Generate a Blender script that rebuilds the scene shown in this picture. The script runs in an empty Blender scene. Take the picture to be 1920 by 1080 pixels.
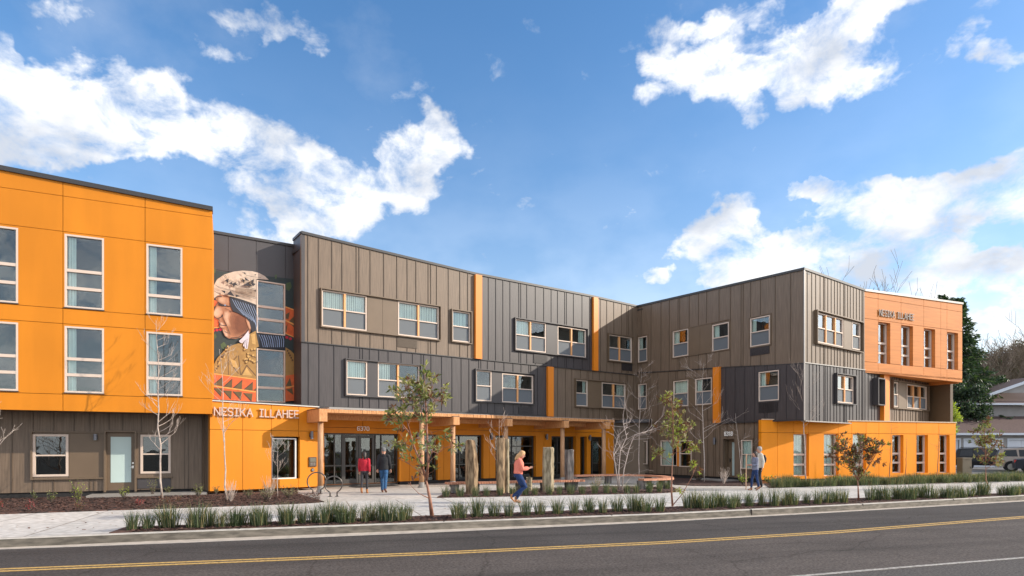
import bpy, math, random
from mathutils import Vector, Matrix
R = math.radians
random.seed(7)

# ------------------------------------------------------------------ camera
F, CX, HY, CH = 1150.0, 960.0, 840.0, 1.75
sc = bpy.context.scene
col = sc.collection
cam = bpy.data.cameras.new('camera'); cam.sensor_width = 36
cam.lens = 36 * F / 1920; cam.shift_y = (HY - 540) / 1920
cam.clip_end = 3000
cobj = bpy.data.objects.new('camera', cam); col.objects.link(cobj)
cobj.location = (0, 0, CH); cobj.rotation_euler = (R(90), 0, 0)
sc.camera = cobj
sc.view_settings.view_transform = 'Standard'; sc.view_settings.look = 'None'
sc.view_settings.exposure = 0.65; sc.view_settings.gamma = 1
# ------------------------------------------------------------------ sun and sky
SUN_AZ, SUN_EL = 91.0, 24.5       # azimuth clockwise from +Y (the view direction)
sd = Vector((math.sin(R(SUN_AZ)) * math.cos(R(SUN_EL)), math.cos(R(SUN_AZ)) * math.cos(R(SUN_EL)), math.sin(R(SUN_EL))))
sl = bpy.data.lights.new('sun', 'SUN'); sl.energy = 3.7; sl.angle = R(0.5); sl.color = (1, .90, .76)
so = bpy.data.objects.new('sun', sl); col.objects.link(so)
so.rotation_euler = (-sd).to_track_quat('-Z', 'Y').to_euler()

world = bpy.data.worlds.new('World'); sc.world = world; world.use_nodes = True
wn, wl = world.node_tree.nodes, world.node_tree.links
wn.clear()
def N(nodes, t, **k):
    n = nodes.new(t)
    for a, b in k.items(): setattr(n, a, b)
    return n
def math_n(op, a, b=None, c=None, nodes=None, links=None, clamp=False):
    n = nodes.new('ShaderNodeMath'); n.operation = op; n.use_clamp = clamp
    for i, x in enumerate((a, b, c)):
        if x is None: continue
        if isinstance(x, (int, float)): n.inputs[i].default_value = x
        else: links.new(x, n.inputs[i])
    return n.outputs[0]
def build_world():
    M = lambda op, a, b=None, c=None, clamp=False: math_n(op, a, b, c, wn, wl, clamp)
    out = N(wn, 'ShaderNodeOutputWorld'); bg = N(wn, 'ShaderNodeBackground')
    sky = N(wn, 'ShaderNodeTexSky'); sky.sky_type = 'NISHITA'; sky.sun_disc = False
    sky.sun_elevation = R(SUN_EL); sky.sun_rotation = R(SUN_AZ)
    sky.air_density = 1.0; sky.dust_density = .6; sky.ozone_density = 2.2
    tc = N(wn, 'ShaderNodeTexCoord')
    sep = N(wn, 'ShaderNodeSeparateXYZ'); wl.new(tc.outputs['Generated'], sep.inputs[0])
    az = M('ARCTAN2', sep.outputs[0], sep.outputs[1]); el = M('ARCSINE', sep.outputs[2])
    # gentle domain warp
    nz = N(wn, 'ShaderNodeTexNoise'); nz.inputs['Scale'].default_value = 9; nz.inputs['Detail'].default_value = 5
    nz.inputs['Roughness'].default_value = .6
    wl.new(tc.outputs['Generated'], nz.inputs['Vector'])
    sp2 = N(wn, 'ShaderNodeSeparateColor'); wl.new(nz.outputs['Color'], sp2.inputs[0])
    azw = M('ADD', az, M('MULTIPLY', M('SUBTRACT', sp2.outputs[0], .5), .13))
    elw = M('ADD', el, M('MULTIPLY', M('SUBTRACT', sp2.outputs[1], .5), .11))
    comb = N(wn, 'ShaderNodeCombineXYZ'); wl.new(azw, comb.inputs[0]); wl.new(elw, comb.inputs[1])
    def ang(px, py):
        u = (px - CX) / F; v = (HY - py) / F
        return math.atan(u), math.atan(v / math.sqrt(1 + u * u))
    # cloud banks: centre and radii as seen looking down the +Y axis, weight
    B = [(60,205,175,80,1.35),(200,215,155,80,1.35),(310,240,85,75,1.3),(30,270,120,50,.9),(150,275,110,40,.8),
         (500,250,90,50,1.3),(440,300,80,44,.75),(465,365,40,65,.45),(612,365,100,88,1.9),(585,395,80,55,1.3),(765,340,62,72,1.6),(790,268,70,50,1.4),
         (830,255,45,35,.55),(695,262,35,30,.5),(510,442,45,22,.8),(0,95,45,44,1.5),(60,15,110,35,.55),(120,45,80,25,.35),
         (565,65,55,30,1.0),(600,95,38,18,.45),(410,95,45,34,.5),(480,30,80,30,.5),(460,10,60,20,.4),(655,205,25,18,.32),
         (1255,105,50,40,1.1),(1225,180,36,24,.75),(1350,95,70,62,1.1),(1320,150,75,48,.95),(1290,40,70,25,.7),(1400,10,130,28,.8),
         (1410,170,80,42,1.0),(1380,130,80,30,.9),(1470,120,75,38,.9),(1540,55,120,60,1.15),(1600,20,150,38,1.1),(1530,140,85,48,1.05),(1630,160,42,32,.75),
         (1560,170,75,30,.8),(1425,220,38,18,.7),(1840,25,65,42,.95),(1830,80,42,38,.8),(1880,100,60,18,.7),(1865,195,26,10,.6),
         (1522,365,52,28,1.9),(1235,515,42,18,1.5),(1330,430,80,40,1.15),(1310,465,60,32,.8),(1375,400,55,34,1.0),(1400,480,90,46,1.15),
         (1440,505,100,42,1.2),(1500,485,100,52,1.3),(1640,430,140,80,1.5),(1600,380,80,56,1.3),(1700,385,90,50,1.1),(1760,370,90,48,1.1),(1850,360,100,60,1.25),(1900,320,60,52,1.0),
         (1660,510,160,56,1.6),(1790,545,200,62,1.6),(1890,500,120,44,1.2),(1720,465,90,36,.8),(1900,600,180,70,1.5),(1560,540,120,40,.7),
         (1360,520,70,22,.35),(2050,380,160,160,1.1),(2250,300,220,140,1.0),(-150,250,180,80,1.0),(-420,330,260,90,1.0),(-60,420,200,40,.5)]
    acc = None
    for px, py, rx, ry, w in B:
        a, e = ang(px, py); a2, _ = ang(px + rx, py); _, e2 = ang(px, py - ry)
        s = N(wn, 'ShaderNodeVectorMath', operation='SUBTRACT'); wl.new(comb.outputs[0], s.inputs[0]); s.inputs[1].default_value = (a, e, 0)
        m = N(wn, 'ShaderNodeVectorMath', operation='MULTIPLY'); wl.new(s.outputs[0], m.inputs[0])
        m.inputs[1].default_value = (1 / max(abs(a2 - a), .004), 1 / max(abs(e2 - e), .004), 0)
        d = N(wn, 'ShaderNodeVectorMath', operation='DOT_PRODUCT'); wl.new(m.outputs[0], d.inputs[0]); wl.new(m.outputs[0], d.inputs[1])
        f = M('MULTIPLY', M('SUBTRACT', 1.0, M('MULTIPLY', d.outputs['Value'], .62), clamp=True), w)
        acc = f if acc is None else M('ADD', acc, f)
    acc = M('MINIMUM', acc, 1.08)
    # unseen cloud (behind the camera, overhead), broad cover added as fill light
    g = N(wn, 'ShaderNodeTexNoise'); g.inputs['Scale'].default_value = 2.6; g.inputs['Detail'].default_value = 3
    wl.new(tc.outputs['Generated'], g.inputs['Vector'])
    back = M('MULTIPLY', M('SUBTRACT', .35, sep.outputs[1], clamp=True), 3.0, clamp=True)
    gen = M('MULTIPLY', M('MULTIPLY', M('SUBTRACT', g.outputs[0], .34), 7.0, clamp=True), back)
    acc = M('MAXIMUM', acc, gen)
    fn = N(wn, 'ShaderNodeTexNoise'); fn.inputs['Scale'].default_value = 13; fn.inputs['Detail'].default_value = 11
    fn.inputs['Roughness'].default_value = .62; fn.inputs['Distortion'].default_value = .25
    mp = N(wn, 'ShaderNodeMapping'); mp.inputs['Scale'].default_value = (1, 1, 1.5)
    wl.new(tc.outputs['Generated'], mp.inputs[0]); wl.new(mp.outputs[0], fn.inputs['Vector'])
    tot = M('ADD', acc, M('MULTIPLY', M('SUBTRACT', fn.outputs[0], .5), 3.6))
    mr = N(wn, 'ShaderNodeMapRange', interpolation_type='SMOOTHSTEP')
    mr.inputs['From Min'].default_value = .22; mr.inputs['From Max'].default_value = 1.45
    wl.new(tot, mr.inputs[0])
    # wisps
    wz = N(wn, 'ShaderNodeTexNoise'); wz.inputs['Scale'].default_value = 3.2; wz.inputs['Detail'].default_value = 9; wz.inputs['Roughness'].default_value = .55
    wl.new(mp.outputs[0], wz.inputs['Vector'])
    wsp = M('MULTIPLY', M('SUBTRACT', wz.outputs[0], .52, clamp=True), .9, clamp=True)
    hz = M('POWER', M('SUBTRACT', 1.0, M('MULTIPLY', el, 1.35, clamp=True), clamp=True), 3.0)
    cov = M('MAXIMUM', M('MAXIMUM', mr.outputs[0], wsp), M('MULTIPLY', hz, .85))
    # cloud brightness: thick parts slightly greyer
    sh = N(wn, 'ShaderNodeTexNoise'); sh.inputs['Scale'].default_value = 7; sh.inputs['Detail'].default_value = 7
    mp2 = N(wn, 'ShaderNodeMapping'); mp2.inputs['Location'].default_value = (3, 1, 2); mp2.inputs['Scale'].default_value = (1, 1, 1.8)
    wl.new(tc.outputs['Generated'], mp2.inputs[0]); wl.new(mp2.outputs[0], sh.inputs['Vector'])
    cr = N(wn, 'ShaderNodeValToRGB'); wl.new(sh.outputs[0], cr.inputs[0])
    cr.color_ramp.elements[0].position = .36; cr.color_ramp.elements[0].color = (3.2, 3.45, 3.9, 1)
    cr.color_ramp.elements[1].position = .56; cr.color_ramp.elements[1].color = (5.7, 5.68, 5.66, 1)
    hs = N(wn, 'ShaderNodeHueSaturation'); hs.inputs['Saturation'].default_value = 1.22; hs.inputs['Value'].default_value = 1.06
    wl.new(sky.outputs[0], hs.inputs['Color'])
    vm = N(wn, 'ShaderNodeVectorMath', operation='SCALE'); wl.new(cr.outputs[0], vm.inputs[0]); wl.new(M('ADD', 1.0, M('MULTIPLY', back, .75)), vm.inputs['Scale'])  # unseen cloud behind the camera brightened for more fill on the walls
    mx = N(wn, 'ShaderNodeMix', data_type='RGBA'); wl.new(cov, mx.inputs[0]); wl.new(hs.outputs[0], mx.inputs[6]); wl.new(vm.outputs[0], mx.inputs[7])
    wl.new(mx.outputs[2], bg.inputs[0]); bg.inputs[1].default_value = .14
    wl.new(bg.outputs[0], out.inputs[0])
build_world()

# ------------------------------------------------------------------ materials
MATS = {}
def mat(name, rgb, rough=.7, metal=0., spec=.5, var=.0, scale=3., bump=0., bscale=40., stretch=(1,1,1), rgb2=None, detail=5, lo=.35, hi=.65, blotch=0., coat=0.):
    if name in MATS: return MATS[name]
    m = bpy.data.materials.new(name); m.use_nodes = True; MATS[name] = m
    n, l = m.node_tree.nodes, m.node_tree.links
    p = n['Principled BSDF']
    p.inputs['Base Color'].default_value = (*rgb, 1); p.inputs['Roughness'].default_value = rough
    p.inputs['Metallic'].default_value = metal; p.inputs['Specular IOR Level'].default_value = spec
    p.inputs['Coat Weight'].default_value = coat
    tc = n.new('ShaderNodeTexCoord'); mp = n.new('ShaderNodeMapping'); mp.inputs['Scale'].default_value = stretch
    l.new(tc.outputs['Object'], mp.inputs[0])
    if var or rgb2:
        nz = n.new('ShaderNodeTexNoise'); nz.inputs['Scale'].default_value = scale; nz.inputs['Detail'].default_value = detail
        l.new(mp.outputs[0], nz.inputs['Vector'])
        cr = n.new('ShaderNodeValToRGB'); l.new(nz.outputs[0], cr.inputs[0])
        a = tuple(max(0, c * (1 - var)) for c in rgb); b = rgb2 if rgb2 else tuple(c * (1 + var) for c in rgb)
        cr.color_ramp.elements[0].position = lo; cr.color_ramp.elements[1].position = hi
        cr.color_ramp.elements[0].color = (*a, 1); cr.color_ramp.elements[1].color = (*b, 1)
        src = cr.outputs[0]
        if blotch:
            n2 = n.new('ShaderNodeTexNoise'); n2.inputs['Scale'].default_value = .45; n2.inputs['Detail'].default_value = 4
            l.new(tc.outputs['Object'], n2.inputs['Vector'])
            c2 = n.new('ShaderNodeValToRGB'); l.new(n2.outputs[0], c2.inputs[0])
            c2.color_ramp.elements[0].position = .3; c2.color_ramp.elements[1].position = .7
            c2.color_ramp.elements[0].color = (1 - blotch,) * 3 + (1,); c2.color_ramp.elements[1].color = (1 + blotch * .4,) * 3 + (1,)
            mm = n.new('ShaderNodeMix'); mm.data_type = 'RGBA'; mm.blend_type = 'MULTIPLY'; mm.inputs[0].default_value = 1
            l.new(src, mm.inputs[6]); l.new(c2.outputs[0], mm.inputs[7]); src = mm.outputs[2]
        l.new(src, p.inputs['Base Color'])
    if bump:
        nb = n.new('ShaderNodeTexNoise'); nb.inputs['Scale'].default_value = bscale; nb.inputs['Detail'].default_value = 6
        l.new(mp.outputs[0], nb.inputs['Vector'])
        bp = n.new('ShaderNodeBump'); bp.inputs['Strength'].default_value = bump; bp.inputs['Distance'].default_value = .02
        l.new(nb.outputs[0], bp.inputs['Height']); l.new(bp.outputs[0], p.inputs['Normal'])
    return m
def joint_mat(name, rgb, rgb2, ang, bw, bh, mortar, off=0.0, rough=.85, blotch=.15, origin=(0,0)):
    m = mat(name, rgb, rough, var=.1, rgb2=rgb2, scale=6, bump=.15, bscale=60, blotch=blotch)
    n, l = m.node_tree.nodes, m.node_tree.links
    p = n['Principled BSDF']; src = p.inputs['Base Color'].links[0].from_socket
    tc = n.new('ShaderNodeTexCoord'); mp = n.new('ShaderNodeMapping'); mp.vector_type = 'POINT'
    mp.inputs['Rotation'].default_value = (0, 0, -ang); l.new(tc.outputs['Object'], mp.inputs[0])
    mp.inputs['Location'].default_value = (origin[0], origin[1], 0)
    br = n.new('ShaderNodeTexBrick'); br.inputs['Scale'].default_value = 1; br.offset = off
    br.inputs['Brick Width'].default_value = bw; br.inputs['Row Height'].default_value = bh
    br.inputs['Mortar Size'].default_value = mortar; br.inputs['Mortar Smooth'].default_value = .3
    br.inputs['Color1'].default_value = (1, 1, 1, 1); br.inputs['Color2'].default_value = (.88, .89, .9, 1); br.inputs['Mortar'].default_value = (.42, .38, .34, 1)
    l.new(mp.outputs[0], br.inputs['Vector'])
    mm = n.new('ShaderNodeMix'); mm.data_type = 'RGBA'; mm.blend_type = 'MULTIPLY'; mm.inputs[0].default_value = 1
    l.new(src, mm.inputs[6]); l.new(br.outputs[0], mm.inputs[7]); l.new(mm.outputs[2], p.inputs['Base Color'])
    return m
def glass_mat(name, refl=.22, tint=(.94,.98,.96)):
    m = bpy.data.materials.new(name); m.use_nodes = True; MATS[name] = m
    n, l = m.node_tree.nodes, m.node_tree.links; n.clear()
    o = n.new('ShaderNodeOutputMaterial'); t = n.new('ShaderNodeBsdfTransparent'); t.inputs[0].default_value = (*tint, 1)
    g = n.new('ShaderNodeBsdfGlossy'); g.inputs['Roughness'].default_value = .015; g.inputs[0].default_value = (.92, .96, 1, 1)
    lw = n.new('ShaderNodeLayerWeight'); lw.inputs[0].default_value = .25
    tcg = n.new('ShaderNodeTexCoord'); wz = n.new('ShaderNodeTexNoise'); wz.inputs['Scale'].default_value = 1.6; l.new(tcg.outputs['Object'], wz.inputs['Vector'])
    bp = n.new('ShaderNodeBump'); bp.inputs['Strength'].default_value = .12; bp.inputs['Distance'].default_value = .03
    l.new(wz.outputs[0], bp.inputs['Height']); l.new(bp.outputs[0], g.inputs['Normal'])
    ad = n.new('ShaderNodeMath'); ad.operation = 'ADD'; ad.use_clamp = True; ad.inputs[1].default_value = refl; l.new(lw.outputs['Fresnel'], ad.inputs[0])
    mx = n.new('ShaderNodeMixShader'); l.new(ad.outputs[0], mx.inputs[0]); l.new(t.outputs[0], mx.inputs[1]); l.new(g.outputs[0], mx.inputs[2])
    l.new(mx.outputs[0], o.inputs[0]); return m
ORANGE = mat('orange_panel', (.62,.207,.011), .5, var=.07, scale=1.2, stretch=(1,1,.12), bump=.03, bscale=9, blotch=.08, spec=.22)
ORANGE2 = mat('orange_panel_deep', (.84,.270,.010), .5, var=.07, scale=1.2, stretch=(1,1,.12), blotch=.08, spec=.2)
TERRA = mat('terracotta_panel', (.54,.195,.05), .6, var=.08, scale=2.5, stretch=(.3,.3,4), blotch=.08, spec=.2)
MULL = mat('peach_mullion', (.72,.34,.13), .5)
FIN = mat('orange_fin', (.70,.205,.010), .4)
BROWN = mat('brown_metal', (.160,.112,.076), .5, spec=.45, var=.30, scale=5.5, stretch=(5,5,.22), lo=.25, hi=.75, bump=.04, bscale=4)
CHAR = mat('charcoal_metal', (.052,.043,.043), .45, spec=.5, var=.32, scale=5.5, stretch=(5,5,.22), lo=.25, hi=.75, bump=.04, bscale=4)
BATBR = mat('brown_batten', (.095,.064,.040), .5)
BATCH = mat('charcoal_batten', (.036,.030,.031), .45)
BROWNS = mat('brown_smooth', (.145,.098,.060), .5, var=.05, scale=1.5)
CHARS = mat('charcoal_smooth', (.052,.045,.046), .45, var=.05, scale=1.5)
COPE = mat('dark_coping', (.035,.032,.032), .45)
TRIM = mat('trim_metal', (.30,.28,.26), .4, metal=.4)
DARKGAP = mat('dark_gap', (.02,.012,.008), .9)
GAPO = mat('orange_gap', (.16,.055,.012), .9)
WFRAME = mat('window_vinyl', (.62,.49,.40), .5)
ALU = mat('dark_aluminium', (.07,.065,.06), .4, metal=.3)
GLASS = glass_mat('glass', .045); GLASS_HI = glass_mat('glass_bright', .30)
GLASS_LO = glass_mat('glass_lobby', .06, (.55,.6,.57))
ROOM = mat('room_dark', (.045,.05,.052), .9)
BLIND = mat('blind_vertical', (.80,.82,.74), .8, var=.25, scale=9, stretch=(6,6,.05), detail=2)
CURT = mat('curtain_pale', (.66,.74,.70), .85, var=.2, scale=7, stretch=(6,6,.05), detail=2)
SCREEN = mat('insect_screen', (.10,.11,.125), .8, var=.1, scale=3)
FROST = mat('frosted_glass', (.45,.55,.52), .25, spec=.5, var=.04, scale=1)
CONC = mat('concrete', (.50,.465,.42), .9, var=.12, scale=5, bump=.2, bscale=60, blotch=.12)
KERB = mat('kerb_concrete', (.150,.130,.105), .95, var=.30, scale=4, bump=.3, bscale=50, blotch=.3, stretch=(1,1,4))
GUTTER = mat('gutter_concrete', (.40,.34,.28), .9, var=.15, scale=5, bump=.2)
MULCH = mat('mulch', (.009,.004,.003), .95, rgb2=(.105,.048,.033), scale=9, bump=1.0, bscale=16, detail=12, lo=.40, hi=.60)
SOIL = mat('ground_grass', (.06,.09,.025), .95, rgb2=(.10,.13,.04), scale=1.5, bump=.5, bscale=20)
WOOD = mat('timber_fir', (.44,.18,.06), .7, rgb2=(.64,.33,.14), scale=5, stretch=(9,9,1.2), bump=.15, bscale=20)
WOODL = mat('timber_post', (.36,.185,.085), .75, rgb2=(.50,.285,.155), scale=6, stretch=(5,5,.6), bump=.2, bscale=12)
WOODB = mat('timber_bench', (.42,.17,.09), .6, rgb2=(.60,.28,.17), scale=8, stretch=(3,3,3), bump=.2, bscale=16)
STONE = mat('basalt', (.085,.050,.025), .9, rgb2=(.34,.235,.135), scale=3.2, stretch=(2.6,2.6,.7), bump=.8, bscale=7, detail=9)
STONEG = mat('basalt_grey', (.15,.115,.065), .9, rgb2=(.40,.33,.22), scale=4, stretch=(2.5,2.5,.6), bump=.8, bscale=8, detail=9)
STONED = mat('basalt_dark', (.05,.045,.045), .9, rgb2=(.19,.165,.15), scale=4, stretch=(2,2,.4), bump=.9, bscale=8, detail=9)
STEEL = mat('rack_steel', (.10,.09,.085), .35, metal=.7)
BARKW = mat('bark_pale', (.42,.34,.29), .8, rgb2=(.60,.52,.46), scale=9, stretch=(1,1,4))
BARKP = mat('bark_pinkish', (.33,.26,.22), .8, rgb2=(.52,.43,.37), scale=9)
BARKR = mat('bark_reddish', (.21,.085,.05), .7, rgb2=(.34,.16,.10), scale=9)
BARKD = mat('bark_dark', (.07,.05,.04), .9, rgb2=(.12,.09,.07), scale=6)
def leaf_mat(name, c):
    m = mat(name, c, .45, var=.3, scale=14); p = m.node_tree.nodes['Principled BSDF']
    n, l = m.node_tree.nodes, m.node_tree.links
    tr = n.new('ShaderNodeBsdfTranslucent'); tr.inputs[0].default_value = (c[0] * 1.6, c[1] * 1.7, c[2] * .9, 1)
    mx = n.new('ShaderNodeMixShader'); mx.inputs[0].default_value = .3
    o = n['Material Output']; l.new(p.outputs[0], mx.inputs[1]); l.new(tr.outputs[0], mx.inputs[2]); l.new(mx.outputs[0], o.inputs[0]); return m
LG = leaf_mat('leaf_green', (.105,.135,.05)); LY = leaf_mat('leaf_olive', (.25,.26,.07)); LC = leaf_mat('leaf_copper', (.15,.065,.035)); LP = leaf_mat('leaf_pale', (.28,.25,.14))
LD = leaf_mat('needle_dark', (.024,.046,.024)); LD2 = leaf_mat('needle_mid', (.050,.080,.036)); LYG = leaf_mat('leaf_yellowgreen', (.30,.36,.05))
RUSH = leaf_mat('rush_green', (.042,.068,.028)); RUSH2 = leaf_mat('rush_grey', (.12,.145,.075)); RUSH3 = leaf_mat('rush_straw', (.30,.24,.12))
LR = leaf_mat('leaf_red', (.28,.05,.05))

# ------------------------------------------------------------------ mesh helpers
ORG = {}
class MB:
    def __init__(s): s.v = []; s.f = []; s.m = []
    def add(s, vs, fs, mi=0):
        o = len(s.v); s.v += [tuple(v) for v in vs]
        for f in fs: s.f.append([i + o for i in f]); s.m.append(mi)
    def hexa(s, p, mi=0):      # 8 corners: bottom ring 0-3, top ring 4-7
        s.add(p, [(3,2,1,0),(4,5,6,7),(0,1,5,4),(1,2,6,5),(2,3,7,6),(3,0,4,7)], mi)
    def box(s, a, b, mi=0):
        x0,y0,z0 = a; x1,y1,z1 = b
        s.hexa([(x0,y0,z0),(x1,y0,z0),(x1,y1,z0),(x0,y1,z0),(x0,y0,z1),(x1,y0,z1),(x1,y1,z1),(x0,y1,z1)], mi)
    def tube(s, pts, rad, seg=6, mi=0, cap=True, flat=None):
        pts = [Vector(p) for p in pts]; n = len(pts)
        if not hasattr(rad, '__len__'): rad = [rad] * n
        o = len(s.v); up = None
        for i, p in enumerate(pts):
            d = (pts[min(i+1,n-1)] - pts[max(i-1,0)])
            d = d.normalized() if d.length > 1e-9 else Vector((0,0,1))
            if up is None: up = Vector((0,1,0)) if abs(d.y) < .9 else Vector((1,0,0))
            a = d.cross(up)
            if a.length < 1e-4: a = d.cross(Vector((1,0,0)))
            a.normalize(); b = a.cross(d).normalized(); up = b
            r = rad[i]; rx, ry = (r if hasattr(r, '__len__') else (r, r))
            for k in range(seg):
                t = 2 * math.pi * k / seg
                s.v.append(tuple(p + a * (rx * math.cos(t)) + b * (ry * math.sin(t))))
        for i in range(n - 1):
            for k in range(seg):
                k2 = (k + 1) % seg
                s.f.append([o+i*seg+k, o+(i+1)*seg+k, o+(i+1)*seg+k2, o+i*seg+k2]); s.m.append(mi)
        if cap:
            s.f.append([o+k for k in range(seg)]); s.m.append(mi)
            s.f.append([o+(n-1)*seg+k for k in reversed(range(seg))]); s.m.append(mi)
    def prism(s, poly, off, mi=0, z=None):
        n = len(poly); a = [Vector(p) for p in poly]; b = [p + Vector(off) for p in a]
        s.add(a + b, [tuple(reversed(range(n))), tuple(range(n, 2*n))] + [(i, (i+1)%n, n+(i+1)%n, n+i) for i in range(n)], mi)
    def build(s, name, mats, parent=None, origin=None, smooth=False):
        if not isinstance(mats, (list, tuple)): mats = [mats]
        if origin is None: origin = ORG.get(parent.name, Vector((0,0,0))) if parent else Vector((0,0,0))
        origin = Vector(origin)
        me = bpy.data.meshes.new(name)
        me.from_pydata([tuple(Vector(v) - origin) for v in s.v], [], s.f)
        for m in mats: me.materials.append(m)
        me.polygons.foreach_set('material_index', s.m)
        if smooth: me.polygons.foreach_set('use_smooth', [True] * len(s.f))
        me.validate(); me.update()
        o = bpy.data.objects.new(name, me); col.objects.link(o)
        if parent:
            o.parent = parent; o.location = origin - ORG[parent.name]
        else: o.location = origin
        ORG[o.name] = origin
        return o
def fixn(o):
    import bmesh
    b = bmesh.new(); b.from_mesh(o.data); bmesh.ops.recalc_face_normals(b, faces=b.faces); b.to_mesh(o.data); b.free(); return o
def thing(name, label, cat, loc=(0,0,0), group=None):
    o = bpy.data.objects.new(name, None); col.objects.link(o); o.location = loc; o.empty_display_size = .2
    ORG[o.name] = Vector(loc); return tag(o, label, cat, group)
def tag(o, label=None, cat=None, group=None, kind=None):
    if label: o['label'] = label
    if cat: o['category'] = cat
    if group: o['group'] = group
    if kind: o['kind'] = kind
    return o
def dup(o, loc, rz=0, sc_=1, label=None, group=None):
    r = o.copy(); col.objects.link(r); r.location = loc; r.rotation_euler = (0,0,rz)
    r.scale = sc_ if hasattr(sc_, '__len__') else (sc_,)*3
    if label: r['label'] = label
    if group: r['group'] = group
    for c in o.children:
        d = c.copy(); col.objects.link(d); d.parent = r
    return r
def G(px, py, z=0.): # point on the ground seen at a photo position
    Y = (CH - z) * F / (py - HY); return Vector(((px - CX) / F * Y, Y, z))
def P(px, py, Y): return Vector(((px - CX) / F * Y, Y, CH + (HY - py) / F * Y))
class Wall:
    def __init__(s, a, b):
        s.p = Vector((a[0], a[1])); q = Vector((b[0], b[1])); s.len = (q - s.p).length
        s.t = (q - s.p).normalized(); s.n = Vector((s.t.y, -s.t.x))
    def s_(s, px, d=0):
        u = (px - CX) / F; p = s.p + s.n * d
        return (u * p.y - p.x) / (s.t.x - u * s.t.y)
    def z_(s, px, py, d=0):
        k = s.s_(px, d); Y = s.p.y + s.n.y * d + s.t.y * k
        return CH + (HY - py) / F * Y
    def pt(s, k, z, d=0):
        q = s.p + s.t * k + s.n * d; return Vector((q.x, q.y, z))
    def px(s, px, py, d=0): return s.pt(s.s_(px, d), s.z_(px, py, d), d)
    def box(s, mb, s0, s1, z0, z1, d0, d1, mi=0, z0b=None, z1b=None):
        z0b = z0 if z0b is None else z0b; z1b = z1 if z1b is None else z1b
        mb.hexa([s.pt(s0,z0,d1), s.pt(s1,z0b,d1), s.pt(s1,z0b,d0), s.pt(s0,z0,d0),
                 s.pt(s0,z1,d1), s.pt(s1,z1b,d1), s.pt(s1,z1b,d0), s.pt(s0,z1,d0)], mi)
    def panel(s, mb, s0, s1, zb, zt, d0, d1, mi=0, openings=(), vj=(), hj=(), gap=0.):
        # a slab with openings and panel joints; zb / zt numbers or functions of s
        fb = zb if callable(zb) else (lambda k: zb); ft = zt if callable(zt) else (lambda k: zt)
        xs = sorted(set([s0, s1] + [x for x in vj if s0 < x < s1] + [x for o in openings for x in o[:2] if s0 < x < s1]))
        for a, b in zip(xs[:-1], xs[1:]):
            if b - a < 1e-4: continue
            ia = gap/2 if a in vj else 0; ib = gap/2 if b in vj else 0
            mid = (a + b) / 2
            ops = sorted([(o[2], o[3]) for o in openings if o[0] < mid < o[1]])
            cuts = []; cur = None
            segs = []; lo = 'b'
            for z0, z1 in ops:
                if z1 <= fb(mid) + .01 or z0 >= ft(mid) - .01: continue
                segs.append((lo, z0)); lo = z1
            segs.append((lo, 't'))
            for l0, h0 in segs:
                la, lb = (fb(a), fb(b)) if l0 == 'b' else (l0, l0)
                ha, hb = (ft(a), ft(b)) if h0 == 't' else (h0, h0)
                if min(ha, hb) - max(la, lb) < .005 and max(ha,hb)-min(la,lb) < .01: continue
                js = [z for z in hj if max(la, lb) + .02 < z < min(ha, hb) - .02]
                ed = [(la, lb)] + [(z, z) for z in sorted(js)] + [(ha, hb)]
                for i in range(len(ed) - 1):
                    g0 = gap/2 if i > 0 else 0; g1 = gap/2 if i < len(ed) - 2 else 0
                    s.box(mb, a+ia, b-ib, ed[i][0]+g0, ed[i+1][0]-g1, d0, d1, mi, ed[i][1]+g0, ed[i+1][1]-g1)

# ------------------------------------------------------------------ plan of the building
mC = 1.391
wC = Wall((-9.0, 26.2), (7.82, 38.3))                    # long upper wall
wLow = Wall((-8.42, 27.0), (-5.35 + mC*(37.6-29.2), 37.6))   # street level wall under the canopy
wR = Wall((7.82, 38.3), (13.75, 28.9))
wS = Wall((13.75, 28.9), (25.75, 37.92))
wO = Wall((18.8, 32.7), (26.72, 36.4))
wB2 = Wall((12.2, 30.0), (24.45, 33.8))
wL = Wall((-59.7 + 2.165*17.5, 17.5), (-11.0, 22.5))
wG = Wall((-62.97 + 2.165*18.5, 18.5), (-11.66, 23.7))
wB1 = Wall((-11.26, 22.87), (-8.14, 25.74))
wM = Wall((-12.34, 25.2), (-9.68, 27.1))
bld = thing('apartment_building', 'three storey apartment building with orange, brown and charcoal walls and a portrait mural', 'building', (0, 30, 0))

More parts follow.
